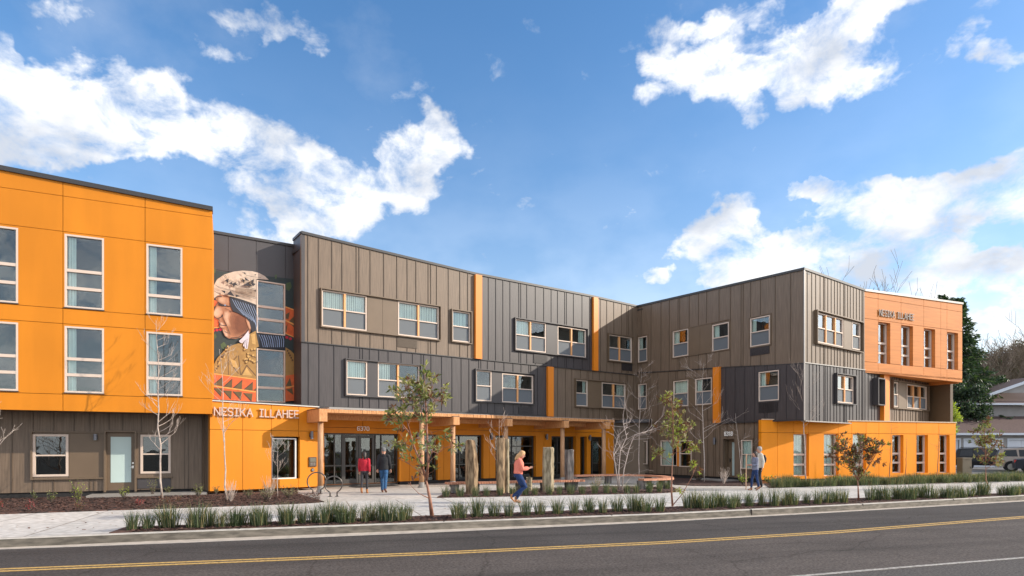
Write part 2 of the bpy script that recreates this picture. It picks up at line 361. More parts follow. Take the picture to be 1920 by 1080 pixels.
WCOUNT = 0
def window(w, px0, px1, y0, y1, style='hung', bars=1, mull=(), d=0., fw=.05, blind=None, screen=True, vert=(), room=None, glass=None, zz=None, frame=None, curtain=None):
    """opening rectangle returned; frame set in it, with pane(s), blind, room"""
    s0, s1 = w.s_(px0), w.s_(px1)
    if zz: z0, z1 = zz
    else: z1 = (w.z_(px0, y0) if y0 else 0); z0 = (w.z_(px0, y1))
    fr = MB(); T = .03
    dd = d
    def bx(mb, a, b, c, e, x, y, mi=0): w.box(mb, a, b, c, e, x, y, mi)
    bx(fr, s0, s1, z1-fw, z1, dd-.08, dd+T); bx(fr, s0, s1, z0, z0+fw, dd-.08, dd+T)
    bx(fr, s0, s0+fw, z0+fw, z1-fw, dd-.08, dd+T); bx(fr, s1-fw, s1, z0+fw, z1-fw, dd-.08, dd+T)
    H = z1 - z0
    if style == 'hung':
        zm = [z0 + H * .5]
    elif style == 'three':
        zm = [z0 + H * .27, z0 + H * .51]
    else: zm = []
    for z in zm:
        bx(fr, s0+fw, s1-fw, z-(.025 if style=='hung' else .05), z+(.025 if style=='hung' else .05), dd-.08, dd+T-.008)
    ms = [w.s_(m) for m in mull]; mw = .042
    for v in vert:
        sv = w.s_(v); bx(fr, sv-.02, sv+.02, z0+fw, z1-fw, dd-.08, dd+T-.004)
    fo = fr.build('window', frame or WFRAME, bld)
    for m in ms:
        mm = MB(); bx(mm, m-mw, m+mw, z0+fw+.001, z1-fw-.001, dd-.085, dd+T+.012); mm.build('mullion', MULL, fo)
    pn = MB(); bx(pn, s0+fw, s1-fw, z0+fw, z1-fw, dd-.05, dd-.044); pn.build('pane', glass or GLASS, fo)
    if blind:
        # vertical louvre blind: separate slats in one mesh; (fraction a, fraction b, material)
        a, b, bm = blind
        bl = MB(); x = s0 + fw + (s1-s0-2*fw) * a; xe = s0 + fw + (s1-s0-2*fw) * b; k = 0
        while x < xe - .02:
            e = min(x + .085, xe)
            j = random.uniform(-.006, .006)
            bl.add([w.pt(x, z0+fw, dd-.12+j), w.pt(e, z0+fw, dd-.14+j), w.pt(e, z1-fw, dd-.14+j), w.pt(x, z1-fw, dd-.12+j)], [(0,1,2,3)])
            x += .09
        bl.build('blind', bm, fo)
    if screen and style == 'hung':
        scm = MB(); bx(scm, s0+fw, s1-fw, z0+fw, zm[0]-.02, dd-.032, dd-.028); so_ = scm.build('insect_screen', MATS['screen_net'], fo)
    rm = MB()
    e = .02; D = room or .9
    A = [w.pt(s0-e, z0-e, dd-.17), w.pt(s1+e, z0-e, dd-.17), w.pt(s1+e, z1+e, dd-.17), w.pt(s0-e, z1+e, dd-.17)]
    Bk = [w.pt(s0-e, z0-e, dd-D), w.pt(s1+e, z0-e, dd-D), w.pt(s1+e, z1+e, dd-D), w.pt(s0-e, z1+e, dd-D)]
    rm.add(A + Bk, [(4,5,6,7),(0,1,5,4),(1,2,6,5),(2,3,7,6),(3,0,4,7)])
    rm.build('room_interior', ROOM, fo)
    return (s0, s1, z0, z1), fo
# fine net of the insect screens: mostly see-through grey
def net_mat():
    m = bpy.data.materials.new('screen_net'); m.use_nodes = True; MATS['screen_net'] = m
    n, l = m.node_tree.nodes, m.node_tree.links; p = n['Principled BSDF']
    p.inputs['Base Color'].default_value = (.16,.175,.19,1); p.inputs['Roughness'].default_value = .7; p.inputs['Alpha'].default_value = .72
net_mat()

def surround(w, px0, px1, y0, y1, mat_, fillpx=(), wins=(), proj=.13, th=.045, lx=0.):
    """projecting metal box round a group of windows, with flat infill panels"""
    s0, s1 = w.s_(px0)-lx, w.s_(px1); z1, z0 = w.z_(px0, y0), w.z_(px0, y1)
    mb = MB()
    w.box(mb, s0-th, s1+th, z1, z1+th, .0, proj); w.box(mb, s0-th, s1+th, z0-th, z0, .0, proj)
    w.box(mb, s0-th, s0, z0, z1, .0, proj); w.box(mb, s1, s1+th, z0, z1, .0, proj)
    edges = [(w.s_(a), w.s_(b)) for a, b in fillpx]
    for a, b in edges:
        n = 1 if b - a < 1.2 else 2
        for i in range(n):
            w.box(mb, a + (b-a)*i/n + .006, a + (b-a)*(i+1)/n - .006, z0+.002, z1-.002, 0.0, .032)
    return mb.build('window_surround', mat_, bld), (s0, s1, z0, z1)
def battens(w, mb, s0, s1, zb, zt, avoid=(), sp=.56, seed=0, d0=0., h=.024, mi=1, bw=.022, marg=.0):
    rnd = random.Random(seed); x = s0 + rnd.uniform(.25, .5)
    fb = zb if callable(zb) else (lambda k: zb); ft = zt if callable(zt) else (lambda k: zt)
    i = 0
    xs = []
    while x < s1 - .08:
        xs.append(x)
        if i % 6 == 4: xs.append(x + .13)
        x += sp * rnd.choice((.82, .95, 1.05, 1.18)); i += 1
    for x in xs:
        segs = [(fb(x), ft(x))]
        for o in avoid:
            if o[0]-.06 < x < o[1]+.06:
                new = []
                for a, b in segs:
                    if o[3] <= a or o[2] >= b: new.append((a, b)); continue
                    if o[2]-.05 > a: new.append((a, o[2]-.05))
                    if o[3]+.05 < b: new.append((o[3]+.05, b))
                segs = new
        for a, b in segs:
            if b - a > .05: w.box(mb, x-bw/2, x+bw/2, a, b, d0, d0+h, mi)
def lin(w, pts):
    """piecewise linear height along a wall from photo points"""
    q = sorted((w.s_(x), w.z_(x, y)) for x, y in pts)
    def f(k):
        if k <= q[0][0]:
            a, b = q[0], q[1]
        elif k >= q[-1][0]: a, b = q[-2], q[-1]
        else:
            for a, b in zip(q[:-1], q[1:]):
                if a[0] <= k <= b[0]: break
        return a[1] + (b[1]-a[1]) * (k-a[0]) / (b[0]-a[0])
    return f
def grille(w, px0, px1, y0, y1, m):
    mb = MB(); s0, s1 = w.s_(px0), w.s_(px1); z1, z0 = w.z_(px0, y0), w.z_(px0, y1)
    w.box(mb, s0, s1, z0, z1, .0, .03)
    k = z0 + .03
    while k < z1 - .03: w.box(mb, s0+.03, s1-.03, k, k+.018, .03, .042); k += .04
    mb.build('air_grille', m, bld)
def coping(w, s0, s1, f, dd=.05, back=.35, h=.11, m=None):
    mb = MB(); w.box(mb, s0, s1, f(s0), f(s0)+h, -back, dd, 0, f(s1), f(s1)+h); return mb.build('roof_coping', m or COPE, bld)

# ---------- long upper wall (wC)
roofC = lin(wC, [(565,438),(890,515),(1110,557),(1195,576)])
zoneC = lambda k: 6.30
ops_up, ops_lo, av = [], [], []
def addw(lst, *a, **k):
    o, fo = window(*a, **k); lst.append(o); return fo
sB = (0., 1., BLIND)
addw(ops_up, wC, 603,687,543,611, mull=(646,), blind=sB)
addw(ops_up, wC, 746,822,565,628, mull=(784,), blind=sB)
addw(ops_up, wC, 847.5,881,582,639, blind=(0,.9,CURT))
addw(ops_up, wC, 966,1023,598,655, mull=(994,), blind=(0,.5,BLIND))
addw(ops_up, wC, 1045,1098,611,665, mull=(1071,), blind=(.8,1,CURT))
addw(ops_up, wC, 1141,1184,627,675, mull=(1161,), blind=None)
addw(ops_lo, wC, 649,688,675,740, blind=sB)
addw(ops_lo, wC, 708,786,679,744, mull=(746,), blind=(0,.3,BLIND))
addw(ops_lo, wC, 892,921,694,751, blind=None)
addw(ops_lo, wC, 941,999,700,754, mull=(970,), blind=None)
addw(ops_lo, wC, 1079,1101,712,761, blind=(.75,1,CURT))
addw(ops_lo, wC, 1128,1172,717,764, mull=(1150,), blind=(.7,1,CURT))
sx = wC.s_
A_ = [surround(wC, 602,824,542,612, BROWNS, fillpx=[(687.5,745.5)])[1],
      surround(wC, 846.5,882,581,640, BROWNS)[1],
      surround(wC, 965,1099.5,597,656, CHARS, fillpx=[(1023.5,1044.5)])[1],
      surround(wC, 1140,1185,626,676, BROWNS)[1],
      surround(wC, 648,787,674,741, CHARS, fillpx=[(688.5,707.5)])[1],
      surround(wC, 891,1000,693,752, CHARS, fillpx=[(921.5,940.5)])[1],
      surround(wC, 1078,1173,711,762, BROWNS, fillpx=[(1101.5,1127.5)])[1]]
def siding(name, w, s0, s1, zb, zt, ops, mats, seed, avoid=A_, sp=.56, d=0.):
    mb = MB(); w.panel(mb, s0, s1, zb, zt, -.18+d, d, 0, openings=[o for o in ops if o[1] > s0 and o[0] < s1])
    battens(w, mb, s0, s1, zb, zt, avoid=list(avoid)+list(ops), sp=sp, seed=seed, d0=d)
    # flashing line part way up
    return mb.build(name, mats, bld)
allC = ops_up + ops_lo
MBR, MCH = [BROWN, BATBR], [CHAR, BATCH]
f1, f2, f3 = sx(889), sx(901), sx(1110); f4 = sx(1118.5)
g1, g2 = sx(1024.5), sx(1035)
siding('wall', wC, 0, f1, zoneC, roofC, allC, MBR, 1)
siding('wall', wC, f2, f3, zoneC, roofC, allC, MCH, 2)
siding('wall', wC, f4, wC.len, zoneC, roofC, allC, MBR, 3)
siding('wall', wC, 0, g1, 3.55, 6.28, allC, MCH, 4)
siding('wall', wC, g2, wC.len, 3.45, 6.28, allC, MBR, 5)
mb = MB(); wC.box(mb, f1, f2, 6.30, roofC(f1)-.02, -.1, .16); mb.build('orange_fin', FIN, bld)
mb = MB(); wC.box(mb, f3, f4, 6.30, roofC(f3)-.02, -.1, .16); mb.build('orange_fin', FIN, bld)
mb = MB(); wC.box(mb, g1, g2, 3.5, 6.26, -.1, .16); mb.build('orange_fin', FIN, bld)
mb = MB()
wC.box(mb, -.02, wC.len, 6.27, 6.31, -.05, .055); wC.box(mb, 0, sx(1024), 3.50, 3.57, -.05, .06)
mb.build('flashing', COPE, bld)
for a, b in ((0, sx(890)), (sx(890), sx(1110)), (sx(1110), wC.len)): coping(wC, a, b, roofC)
grille(wC, 745,782,630,650, BATBR); grille(wC, 1000,1026,663,680, BATCH); grille(wC, 1165,1185,680,694, BATCH); grille(wC, 1150,1173,770,783, BATBR); grille(wC, 972,999,763,776, BATCH)
# left return wall of the long wing
wCs = Wall((-9.68,27.15), (-9.0,26.2))
mb = MB(); wCs.box(mb, 0, wCs.len, 3.5, roofC(0), -.15, 0, 0, 3.5, roofC(0)); wCs.box(mb, 0, wCs.len-.05, roofC(0), roofC(0)+.11, -.2, .04, 0)
mb.build('wall', CHARS, bld)

# ---------- mural wall
roofM = lin(wM, [(397,437),(550,463)])
om = []
addw(om, wM, 481,534.5,525,624, style='three', blind=None)
addw(om, wM, 481,534.5,653,753, style='three', blind=None)
mb = MB(); wM.panel(mb, -.6, wM.len+.3, 3.3, roofM, -.2, 0, 0, openings=om, vj=[wM.s_(428), wM.s_(480.5), wM.s_(535)], hj=[wM.z_(420,508)], gap=.014)
mb.build('wall', CHARS, bld)
mb = MB(); wM.panel(mb, -.6, wM.len+.3, 3.3, roofM, -.24, -.2, 0, openings=om); mb.build('wall_backing', DARKGAP, bld)
coping(wM, -.6, wM.len+.1, roofM)

# mural: layered flat paint
paint = {}
def PM(name, c):
    m = mat('paint_' + name, c, .6, var=.12, scale=6); return m
pal = ['teal','cream','skin','cheek','hair','strand','tan','tanlt','tandk','orange','olive','line','dark','white','red','leaf','skinlt']
cols = [(.018,.030,.030),(.50,.40,.32),(.34,.15,.075),(.24,.08,.03),(.012,.014,.024),(.22,.30,.46),(.30,.17,.045),(.46,.28,.09),(.10,.05,.02),(.55,.10,.02),(.10,.065,.022),(.70,.30,.07),(.018,.014,.02),(.55,.50,.55),(.42,.01,.03),(.055,.085,.03),(.60,.41,.29)]
PAINTS = [PM(a, b) for a, b in zip(pal, cols)]; PI_ = {a: i for i, a in enumerate(pal)}
mu = MB(); lev = [0.004]
def a7(x, y): return (390 + x/7.71, 500 + y/7.71)
def a8(x, y): return (390 + x/7.71, 620 + y/7.71)
def mpoly(name, pts, f=a7):
    lev[0] += .0007
    d = lev[0]; vs = [wM.px(*f(x, y), d) for x, y in pts]
    mu.add(vs, [tuple(reversed(range(len(vs))))], PI_[name])
def mstroke(name, pts, wd, f=a7):
    lev[0] += .0004; d = lev[0]
    wd *= 1.5; q = [Vector(f(*p)) for p in pts]
    for a, b in zip(q[:-1], q[1:]):
        t = (b - a).normalized(); n = Vector((-t.y, t.x)) * wd / 2 / 7.71
        mu.add([wM.px(*p, d) for p in (a - n, a + n, b + n, b - n)], [(0,1,2,3)], PI_[name])
wM.panel(mu, wM.s_(396)-.3, wM.s_(551.5), 3.4, lin(wM, [(397,507),(550,523)]), 0.0005, .004, PI_['teal'], openings=om)
for p in ([(70,20),(110,30),(105,90),(75,110)], [(1130,240),(1190,220),(1210,290),(1170,350),(1130,330)], [(965,120),(1000,115),(990,180),(968,170)], [(70,1000),(95,970),(125,1010),(100,1050)]): mpoly('leaf', p)
mpoly('leaf', [(180,200),(230,160),(270,210),(230,270),(195,250)], a8); mpoly('leaf', [(80,60),(110,40),(125,90),(95,130)], a8)
mpoly('orange', [(55,475),(135,495),(240,760),(175,880),(55,892)]); mpoly('orange', [(1118,580),(1245,625),(1245,1020),(1118,968)])
mpoly('olive', [(60,690),(60,600),(110,560),(130,600)]); mpoly('olive', [(1125,690),(1180,655),(1165,760),(1125,750)]); mpoly('olive', [(1160,800),(1240,720),(1245,880)]); mpoly('olive', [(1125,860),(1150,830),(1135,950),(1122,940)])
mstroke('line', [(1118,775),(1245,838)], 14); mstroke('line', [(1118,580),(1245,625)], 10); mstroke('line', [(1118,966),(1245,1018)], 8); mstroke('line', [(55,890),(190,872)], 8)
for x, y in ((80,925),(130,915),(180,908),(1140,1020),(1190,1042)):
    mpoly('red', [(x+24*math.cos(t), y+22*math.sin(t)) for t in [k*math.pi/4 for k in range(8)]])
mpoly('cream', [(75,330),(85,270),(130,185),(240,110),(380,70),(500,56),(640,66),(740,92),(820,136),(878,190),(700,176),(700,552),(600,512),(450,462),(320,430),(200,400),(130,418),(95,470),(78,420)])
mpoly('skin', [(130,418),(200,400),(320,430),(330,560),(400,640),(520,700),(600,800),(625,900),(580,935),(480,1020),(400,1045),(300,1040),(240,1000),(210,930),(200,890),(165,870),(160,840),(180,820),(150,800),(165,770),(110,740),(68,685),(78,640),(120,560),(143,520),(105,460)])
def blend(steps, c0, c1, A, B):
    # graded paint from one outline to another
    for q in range(steps):
        t = q/(steps-1); c = tuple(a*(1-t)+b*t for a, b in zip(c0, c1)); nm = 'g%d_%d' % (len(PAINTS), q)
        PAINTS.append(PM(nm, c)); PI_[nm] = len(PAINTS)-1
        mpoly(nm, [(a[0]*(1-t)+b[0]*t, a[1]*(1-t)+b[1]*t) for a, b in zip(A, B)])
SK0, SK1 = (.34,.15,.075), (.15,.045,.015)
blend(7, SK0, SK1, [(270,600),(330,560),(470,640),(600,760),(640,880),(600,960),(480,1030),(330,1020),(240,940),(235,760)], [(400,720),(440,700),(510,720),(560,790),(575,860),(560,900),(500,950),(440,950),(390,880),(380,790)])
blend(5, SK0, (.54,.36,.25), [(100,600),(140,560),(210,580),(230,660),(200,720),(150,745),(100,735),(72,690)], [(95,650),(120,620),(150,620),(160,660),(150,690),(130,710),(105,705),(85,685)])
blend(5, SK0, (.50,.31,.20), [(140,440),(200,415),(300,450),(310,520),(260,560),(200,540),(150,510),(135,470)], [(170,460),(190,450),(220,460),(225,490),(215,510),(200,510),(180,500),(165,480)])
blend(5, SK0, (.50,.32,.22), [(230,640),(290,630),(330,680),(310,760),(330,860),(290,880),(240,800),(215,720)], [(250,670),(275,665),(290,690),(280,740),(295,800),(280,820),(262,780),(245,720)])
blend(4, SK0, (.55,.34,.24), [(160,800),(200,790),(240,830),(262,860),(240,890),(200,890),(172,870),(160,840)], [(180,820),(200,812),(215,830),(225,850),(215,862),(200,865),(190,855),(180,840)])
blend(4, SK0, (.50,.33,.24), [(212,905),(262,905),(300,960),(310,1020),(290,1030),(255,1010),(230,980),(212,940)], [(230,925),(250,925),(270,960),(275,990),(268,1000),(255,990),(245,970),(232,945)])
blend(4, SK0, (.52,.28,.17), [(550,740),(600,780),(640,850),(640,900),(600,910),(575,860),(560,810),(545,770)], [(575,790),(595,800),(615,850),(615,870),(600,875),(592,850),(585,820),(575,805)])
for pl, w_ in (([(100,470),(112,445),(150,428),(200,430)], 7), ([(143,515),(170,532),(235,560),(322,575)], 8), ([(150,545),(185,560),(250,566)], 10), ([(132,520),(120,560),(80,640),(66,688),(110,742),(165,770)], 5),
               ([(148,748),(178,735),(200,722),(212,690)], 7), ([(165,770),(150,802),(180,822),(160,842),(165,872),(200,892),(212,935),(240,1002),(300,1042),(400,1048)], 5), ([(165,838),(210,848),(268,850)], 7),
               ([(205,690),(225,760),(262,830),(290,900),(320,980)], 4), ([(330,1030),(440,1022),(540,965),(590,905)], 5), ([(245,600),(300,625),(330,660)], 3), ([(235,925),(262,950),(300,960)], 4), ([(560,745),(610,800),(645,870),(620,920)], 5), ([(320,640),(420,655),(520,700)], 3)): mstroke('dark', pl, w_)
mpoly('strand', [(232,548),(255,546),(262,562),(240,566)])
mpoly('hair', [(310,430),(450,462),(600,512),(700,552),(700,960),(640,960),(600,800),(540,730),(450,680),(360,640),(325,560)])
for k in range(9):
    x = 350 + k*38; mstroke('strand', [(x, 470+k*12), (x+60+k*2, 580+k*22), (min(x+170, 695), 700+k*26)], 4)
mpoly('hair', [(700,40),(1105,72),(1115,272),(740,250),(705,120)], a8)
for k in range(11): mstroke('strand', [(740+k*34, 60+k*2), (775+k*32, 140), (800+k*29, 238)], 5+(k%3)*2, a8)
mpoly('tan', [(60,540),(130,400),(250,270),(350,210),(450,180),(590,130),(600,50),(690,0),(700,60),(735,230),(696,250),(696,705),(60,612)], a8)
mpoly('tan', [(1120,240),(1200,290),(1245,340),(1245,642),(1120,652)], a8)
mstroke('tandk', [(290,270),(295,640)], 7, a8); mstroke('tandk', [(345,500),(440,620)], 9, a8); mstroke('tandk', [(440,360),(470,640)], 8, a8); mstroke('tandk', [(480,640),(560,500),(690,650)], 9, a8); mstroke('tandk', [(560,330),(690,390)], 9, a8); mstroke('tandk', [(420,370),(330,470)], 7, a8)
mpoly('tanlt', [(310,400),(400,440),(450,560),(360,520)], a8); mpoly('tanlt', [(500,640),(555,530),(640,650)], a8); mpoly('tanlt', [(620,60),(680,40),(690,200),(640,190)], a8)
rn = random.Random(5)
for k in range(26):
    x = 90 + rn.random()*30 + k*7.5; y = 560 - k*13 + rn.uniform(-20, 20)
    mpoly('tanlt' if k % 2 else 'tandk', [(x+13*math.cos(t), y+15*math.sin(t)) for t in [j*math.pi/3 for j in range(6)]], a8)
for k in range(14):
    x = 530 + rn.random()*150; y = 260 + rn.random()*200
    mpoly('tanlt', [(x+18*math.cos(t), y+16*math.sin(t)) for t in [j*math.pi/4 for j in range(8)]], a8); mstroke('tandk', [(x-16,y+16),(x+4,y+20),(x+18,y+8)], 5, a8)
for k in range(5):
    x = 1150 + k*18; y = 290 + k*34
    mpoly('tandk', [(x+14*math.cos(t), y+16*math.sin(t)) for t in [j*math.pi/3 for j in range(6)]], a8)
mpoly('white', [(447,150),(520,80),(585,0),(592,60),(500,182),(470,175)], a8); mpoly('white', [(508,215),(540,120),(600,40),(590,150),(572,262),(545,262)], a8)
mstroke('dark', [(540,130),(530,240)], 5, a8); mstroke('dark', [(565,120),(555,250)], 5, a8)
mpoly('orange', [(55,612),(696,705),(696,1040),(60,1010)], a8); mpoly('orange', [(1120,652),(1245,632),(1245,1012),(1120,1024)], a8)
mstroke('line', [(55,618),(696,705)], 9, a8)
for x, y0, y1 in ((75,670,950),(215,700,990),(360,718,1000),(515,745,1020)):
    ym = (y0 + y1)/2 - 5
    mpoly('olive', [(x, ym-20),(x+135, y0),(x+130, ym-2)], a8); mpoly('olive', [(x, ym+24),(x+130, ym+30),(x+115, y1)], a8)
    mstroke('dark', [(x, ym-20),(x+135, y0)], 6, a8); mstroke('dark', [(x, ym+24),(x+115, y1)], 6, a8)
mpoly('olive', [(1125,800),(1185,680),(1215,810)], a8); mpoly('olive', [(1125,850),(1215,830),(1235,930)], a8); mpoly('olive', [(660,860),(694,830),(694,870)], a8)
mstroke('line', [(60,798),(690,885)], 13, a8); mstroke('line', [(1122,825),(1245,800)], 12, a8)
for ln in ([(240,115),(300,190),(460,262),(700,330)], [(105,262),(170,310),(340,350),(520,415),(700,465)], [(130,285),(330,335),(520,398),(700,447)], [(490,75),(560,125),(680,150),(770,155)], [(80,345),(150,390)], [(220,120),(290,205),(450,280),(700,350)]): mstroke('dark', ln, 3)
for tri in ([(240,200),(300,172),(290,235)], [(300,250),(345,215),(350,250)], [(345,250),(410,220),(375,300)], [(395,235),(440,275),(380,265)], [(485,165),(540,200),(510,240)], [(530,150),(600,205),(540,200)], [(515,270),(600,215),(640,285)], [(605,210),(665,180),(655,250)], [(600,215),(690,250),(650,285)], [(190,340),(250,350),(245,392)], [(265,400),(325,350),(385,430)], [(400,400),(465,425),(400,440)], [(510,75),(555,95),(530,105)], [(660,120),(700,105),(690,125)], [(655,350),(695,335),(695,365)]): mpoly('dark', tri)
rn = random.Random(3)
for k in range(48):
    x = 130 + rn.random()*550; y = 120 + rn.random()*60 + (x-130)*.12; mstroke('tan', [(x, y), (x+6, y+18)], 2)
for k in range(46):
    x = 400 + k*6.4; mstroke('tandk', [(x, 300+(x-400)*.12), (x-2, 375+(x-400)*.22)], 2)
mural = mu.build('mural', PAINTS, bld); mural['label'] = 'painted portrait of an elder in a patterned woven hat with orange bands'

# ---------- right wing walls
roofR = lin(wR, [(1195,576),(1350,541),(1507,506)]); zoneR = lin(wR, [(1216,698),(1354,688),(1507,681)])
oR = []
addw(oR, wR, 1197,1214,633,680, blind=(0,.3,CURT)); addw(oR, wR, 1262,1291,622,671, blind=(0,.3,CURT)); addw(oR, wR, 1336,1367,610,660, blind=(0,.3,CURT))
addw(oR, wR, 1407,1444,598,651, blind=(0,.2,CURT)); addw(oR, wR, 1197,1213,721,768, blind=(0,.4,CURT)); addw(oR, wR, 1263,1291,715,763, blind=sB); addw(oR, wR, 1304,1335,711,760, blind=(0,.3,CURT)); addw(oR, wR, 1423,1461,698,753, blind=(0,.25,CURT))
AR = [surround(wR, 1261,1368,622,671.5, BROWNS, fillpx=[(1291.5,1335.5)], proj=.05)[1], surround(wR, 1196,1214.5,632,681, BROWNS, proj=.05)[1], surround(wR, 1406,1445,597,652, BROWNS, proj=.05)[1],
      surround(wR, 1196,1213.5,720,769, BROWNS, proj=.05)[1], surround(wR, 1262,1336,714,764, BROWNS, fillpx=[(1291.5,1303.5)], proj=.05)[1], surround(wR, 1422,1462,697,754, CHARS, proj=.05)[1]]
h1, h2 = wR.s_(1341), wR.s_(1352.5)
siding('wall', wR, 0, wR.len, zoneR, roofR, oR, MBR, 11, AR, .7)
siding('wall', wR, 0, h1, 3.3, lambda k: zoneR(k)-.02, oR, MBR, 12, AR, .7)
siding('wall', wR, h2, wR.len, lambda k: 3.12, lambda k: zoneR(k)-.02, oR, MCH, 13, AR, .62, d=.03)
mb = MB(); wR.box(mb, h1, h2, 3.1, zoneR(h1)-.02, -.1, .2); mb.build('orange_fin', FIN, bld)
mb = MB(); wR.box(mb, .03, wR.len-.02, zoneR(0)-.02, zoneR(0)+.02, 0, .045, 0, zoneR(wR.len)-.02, zoneR(wR.len)+.02); wR.box(mb, h2, wR.len, 3.05, 3.12, -.2, .09); mb.build('flashing', COPE, bld)
coping(wR, 0, wR.len+.04, roofR)
grille(wR, 1407,1443,653,668, BATCH); grille(wR, 1423,1460,756,775, BATCH)

roofS = lin(wS, [(1507,506),(1621,546)]); zoneS = lin(wS, [(1508,680),(1622,694)]); eS = wS.s_(1621)
oS = []
addw(oS, wS, 1529,1580,585,641, mull=(1547.5,1565), blind=None, glass=GLASS_HI); addw(oS, wS, 1597,1612,603,654, blind=None, glass=GLASS_HI)
addw(oS, wS, 1566,1599,702,754, mull=(1582.5,), blind=None, glass=GLASS_HI); addw(oS, wS, 1638,1647.5,712,757, blind=None)
addw(oS, wS, 1672.5,1683,716,762, blind=(.3,1,BLIND)); addw(oS, wS, 1700,1736.5,720,765, mull=(1712,1724.5), blind=None, glass=GLASS_HI)
AS = [surround(wS, 1528,1614,583,643, BROWNS, fillpx=[(1581,1596)], proj=.16)[1], surround(wS, 1565,1600,701,755, CHARS, proj=.16)[1], surround(wS, 1637,1648.5,711,758, CHARS, proj=.3, th=.06)[1], surround(wS, 1671.5,1738,714,764, BROWNS, fillpx=[(1684,1699)], proj=.14)[1]]
siding('wall', wS, 0.02, eS, zoneS, roofS, oS, MBR, 21, AS, .36)
siding('wall', wS, 0.02, wS.s_(1650), 3.05, lambda k: zoneS(k)-.02, oS, MCH, 22, AS, .36)
siding('wall', wS, wS.s_(1660), wS.len, 3.10, lambda k: 6.0, oS, MBR, 23, AS, .36)
mb = MB(); wS.box(mb, wS.s_(1650), wS.s_(1660), 3.1, 6.0, -.1, .22); mb.build('orange_fin', FIN, bld)
mb = MB(); wS.box(mb, 0, eS, zoneS(0)-.02, zoneS(0)+.025, 0, .05, 0, zoneS(eS)-.02, zoneS(eS)+.025); wS.box(mb, .05, wS.s_(1600), 3.0, 3.05, -.15, .07); mb.build('flashing', TRIM, bld)
mb = MB(); wS.box(mb, -.03, .035, 3.05, roofS(0), -.0, .045); mb.build('corner_trim', TRIM, bld)
coping(wS, -.04, eS, roofS)
# underside of the corner overhang
mb = MB(); mb.prism([wS.pt(0.1,3.1,-.05), wS.pt(wS.s_(1615),3.1,-.05), wS.pt(5,3.1,-4), wS.pt(1,3.1,-4)], (0,0,.05)); mb.build('soffit', CHARS, bld)

# ---------- projecting terracotta block
roofO = lin(wO, [(1622,546),(1805,571)]); zO0 = lin(wO, [(1623,697),(1805,717)])
oO = []
for a, b, y0, y1 in ((1647,1664.3,603,681),(1690,1707,609,685),(1732.5,1748.5,615,688),(1776,1791.5,622,692)):
    s0 = wO.s_(a); z1 = wO.z_(a, y0); z0 = wO.z_(a, y1); oO.append((s0, wO.s_(b+5), z0, z1))
for i, o in enumerate(oO):
    # windows set deep in their reveals
    s0, s1, z0, z1 = o
    wi = Wall(tuple(wO.p - wO.n*.24), tuple(wO.p - wO.n*.24 + wO.t*wO.len))
    mbf = MB()
    def inpx(w, k): # s back to photo x
        q = w.pt(k, 0); return CX + F*q.x/q.y
    window(wi, inpx(wi, s0), inpx(wi, s1), 0, 0, style='three', blind=(.3,1,CURT) if i in (1,3) else None, zz=(z0, z1), d=.0, glass=GLASS_HI)
vj = [wO.s_(x) for x in (1646.5,1689.5,1732,1764,1775.5)]
zj = [wO.z_(1623,556)-.02, wO.z_(1623,597), wO.z_(1623,678)]
mb = MB(); wO.panel(mb, 0, wO.len, zO0, roofO, -.2, 0, 0, openings=oO, vj=vj, hj=zj, gap=.02); mb.build('wall', TERRA, bld)
mb = MB(); wO.panel(mb, 0.02, wO.len-.01, lambda k: zO0(k)+.01, lambda k: roofO(k)-.01, -.26, -.2, 0, openings=oO); mb.build('wall_backing', GAPO, bld)
mb = MB(); mb.prism([wO.pt(0,5.78,0), wO.pt(wO.len,5.78,0), wO.pt(wO.len,5.78,-9), wO.pt(0,5.78,-9)], (0,0,.1))
wO.box(mb, wO.len-.2, wO.len, 5.6, roofO(wO.len), -9, -.2); mb.build('wall', TERRA, bld)
coping(wO, 0, wO.len+.04, roofO, m=TRIM)

# ---------- low orange front box on the right
oB = []; ztopB = 3.13
for i, (a, b) in enumerate(((1488,1512),(1545,1567.7),(1599,1619),(1673,1689),(1718.6,1735),(1762,1775.6))):
    s0, s1 = wB2.s_(a), wB2.s_(b+5)
    z1 = wB2.z_(a, 813.5 if i < 3 else 815.5); z0 = wB2.z_(a, 893 if i < 3 else 887)
    oB.append((s0, s1, z0, z1))
    wi = Wall(tuple(wB2.p - wB2.n*.22), tuple(wB2.p - wB2.n*.22 + wB2.t*wB2.len))
    window(wi, inpx(wi, s0), inpx(wi, s1), 0, 0, style='three', zz=(z0, z1), blind=(0,1,CURT) if i < 3 else None, glass=GLASS if i < 3 else GLASS)
vj = [wB2.s_(x) for x in (1458,1488.2,1516,1571.5,1597,1624,1648,1718,1760)] ; zj = [wB2.z_(1430,811)]
mb = MB(); wB2.panel(mb, 0, wB2.len, .2, ztopB, -.2, 0, 0, openings=oB, vj=vj, hj=zj, gap=.018); mb.build('wall', ORANGE2, bld)
mb = MB(); wB2.panel(mb, .01, wB2.len-.01, .1, ztopB-.01, -.26, -.2, 0, openings=oB); wB2.box(mb, .05, wB2.len-.05, -.1, .2, -.3, -.05); mb.build('wall_backing', GAPO, bld)
mb = MB(); mb.prism([wB2.pt(-.02,ztopB,.04), wB2.pt(wB2.len+.03,ztopB,.04), wB2.pt(wB2.len+.03,ztopB,-6), wB2.pt(2.5,ztopB,-5), wB2.pt(.5,ztopB,-.6)], (0,0,.05)); wB2.box(mb, wB2.len-.2, wB2.len, .2, ztopB, -6, -.2); mb.build('roof', [mat('roof_edge', (.55,.40,.27), .6)], bld)

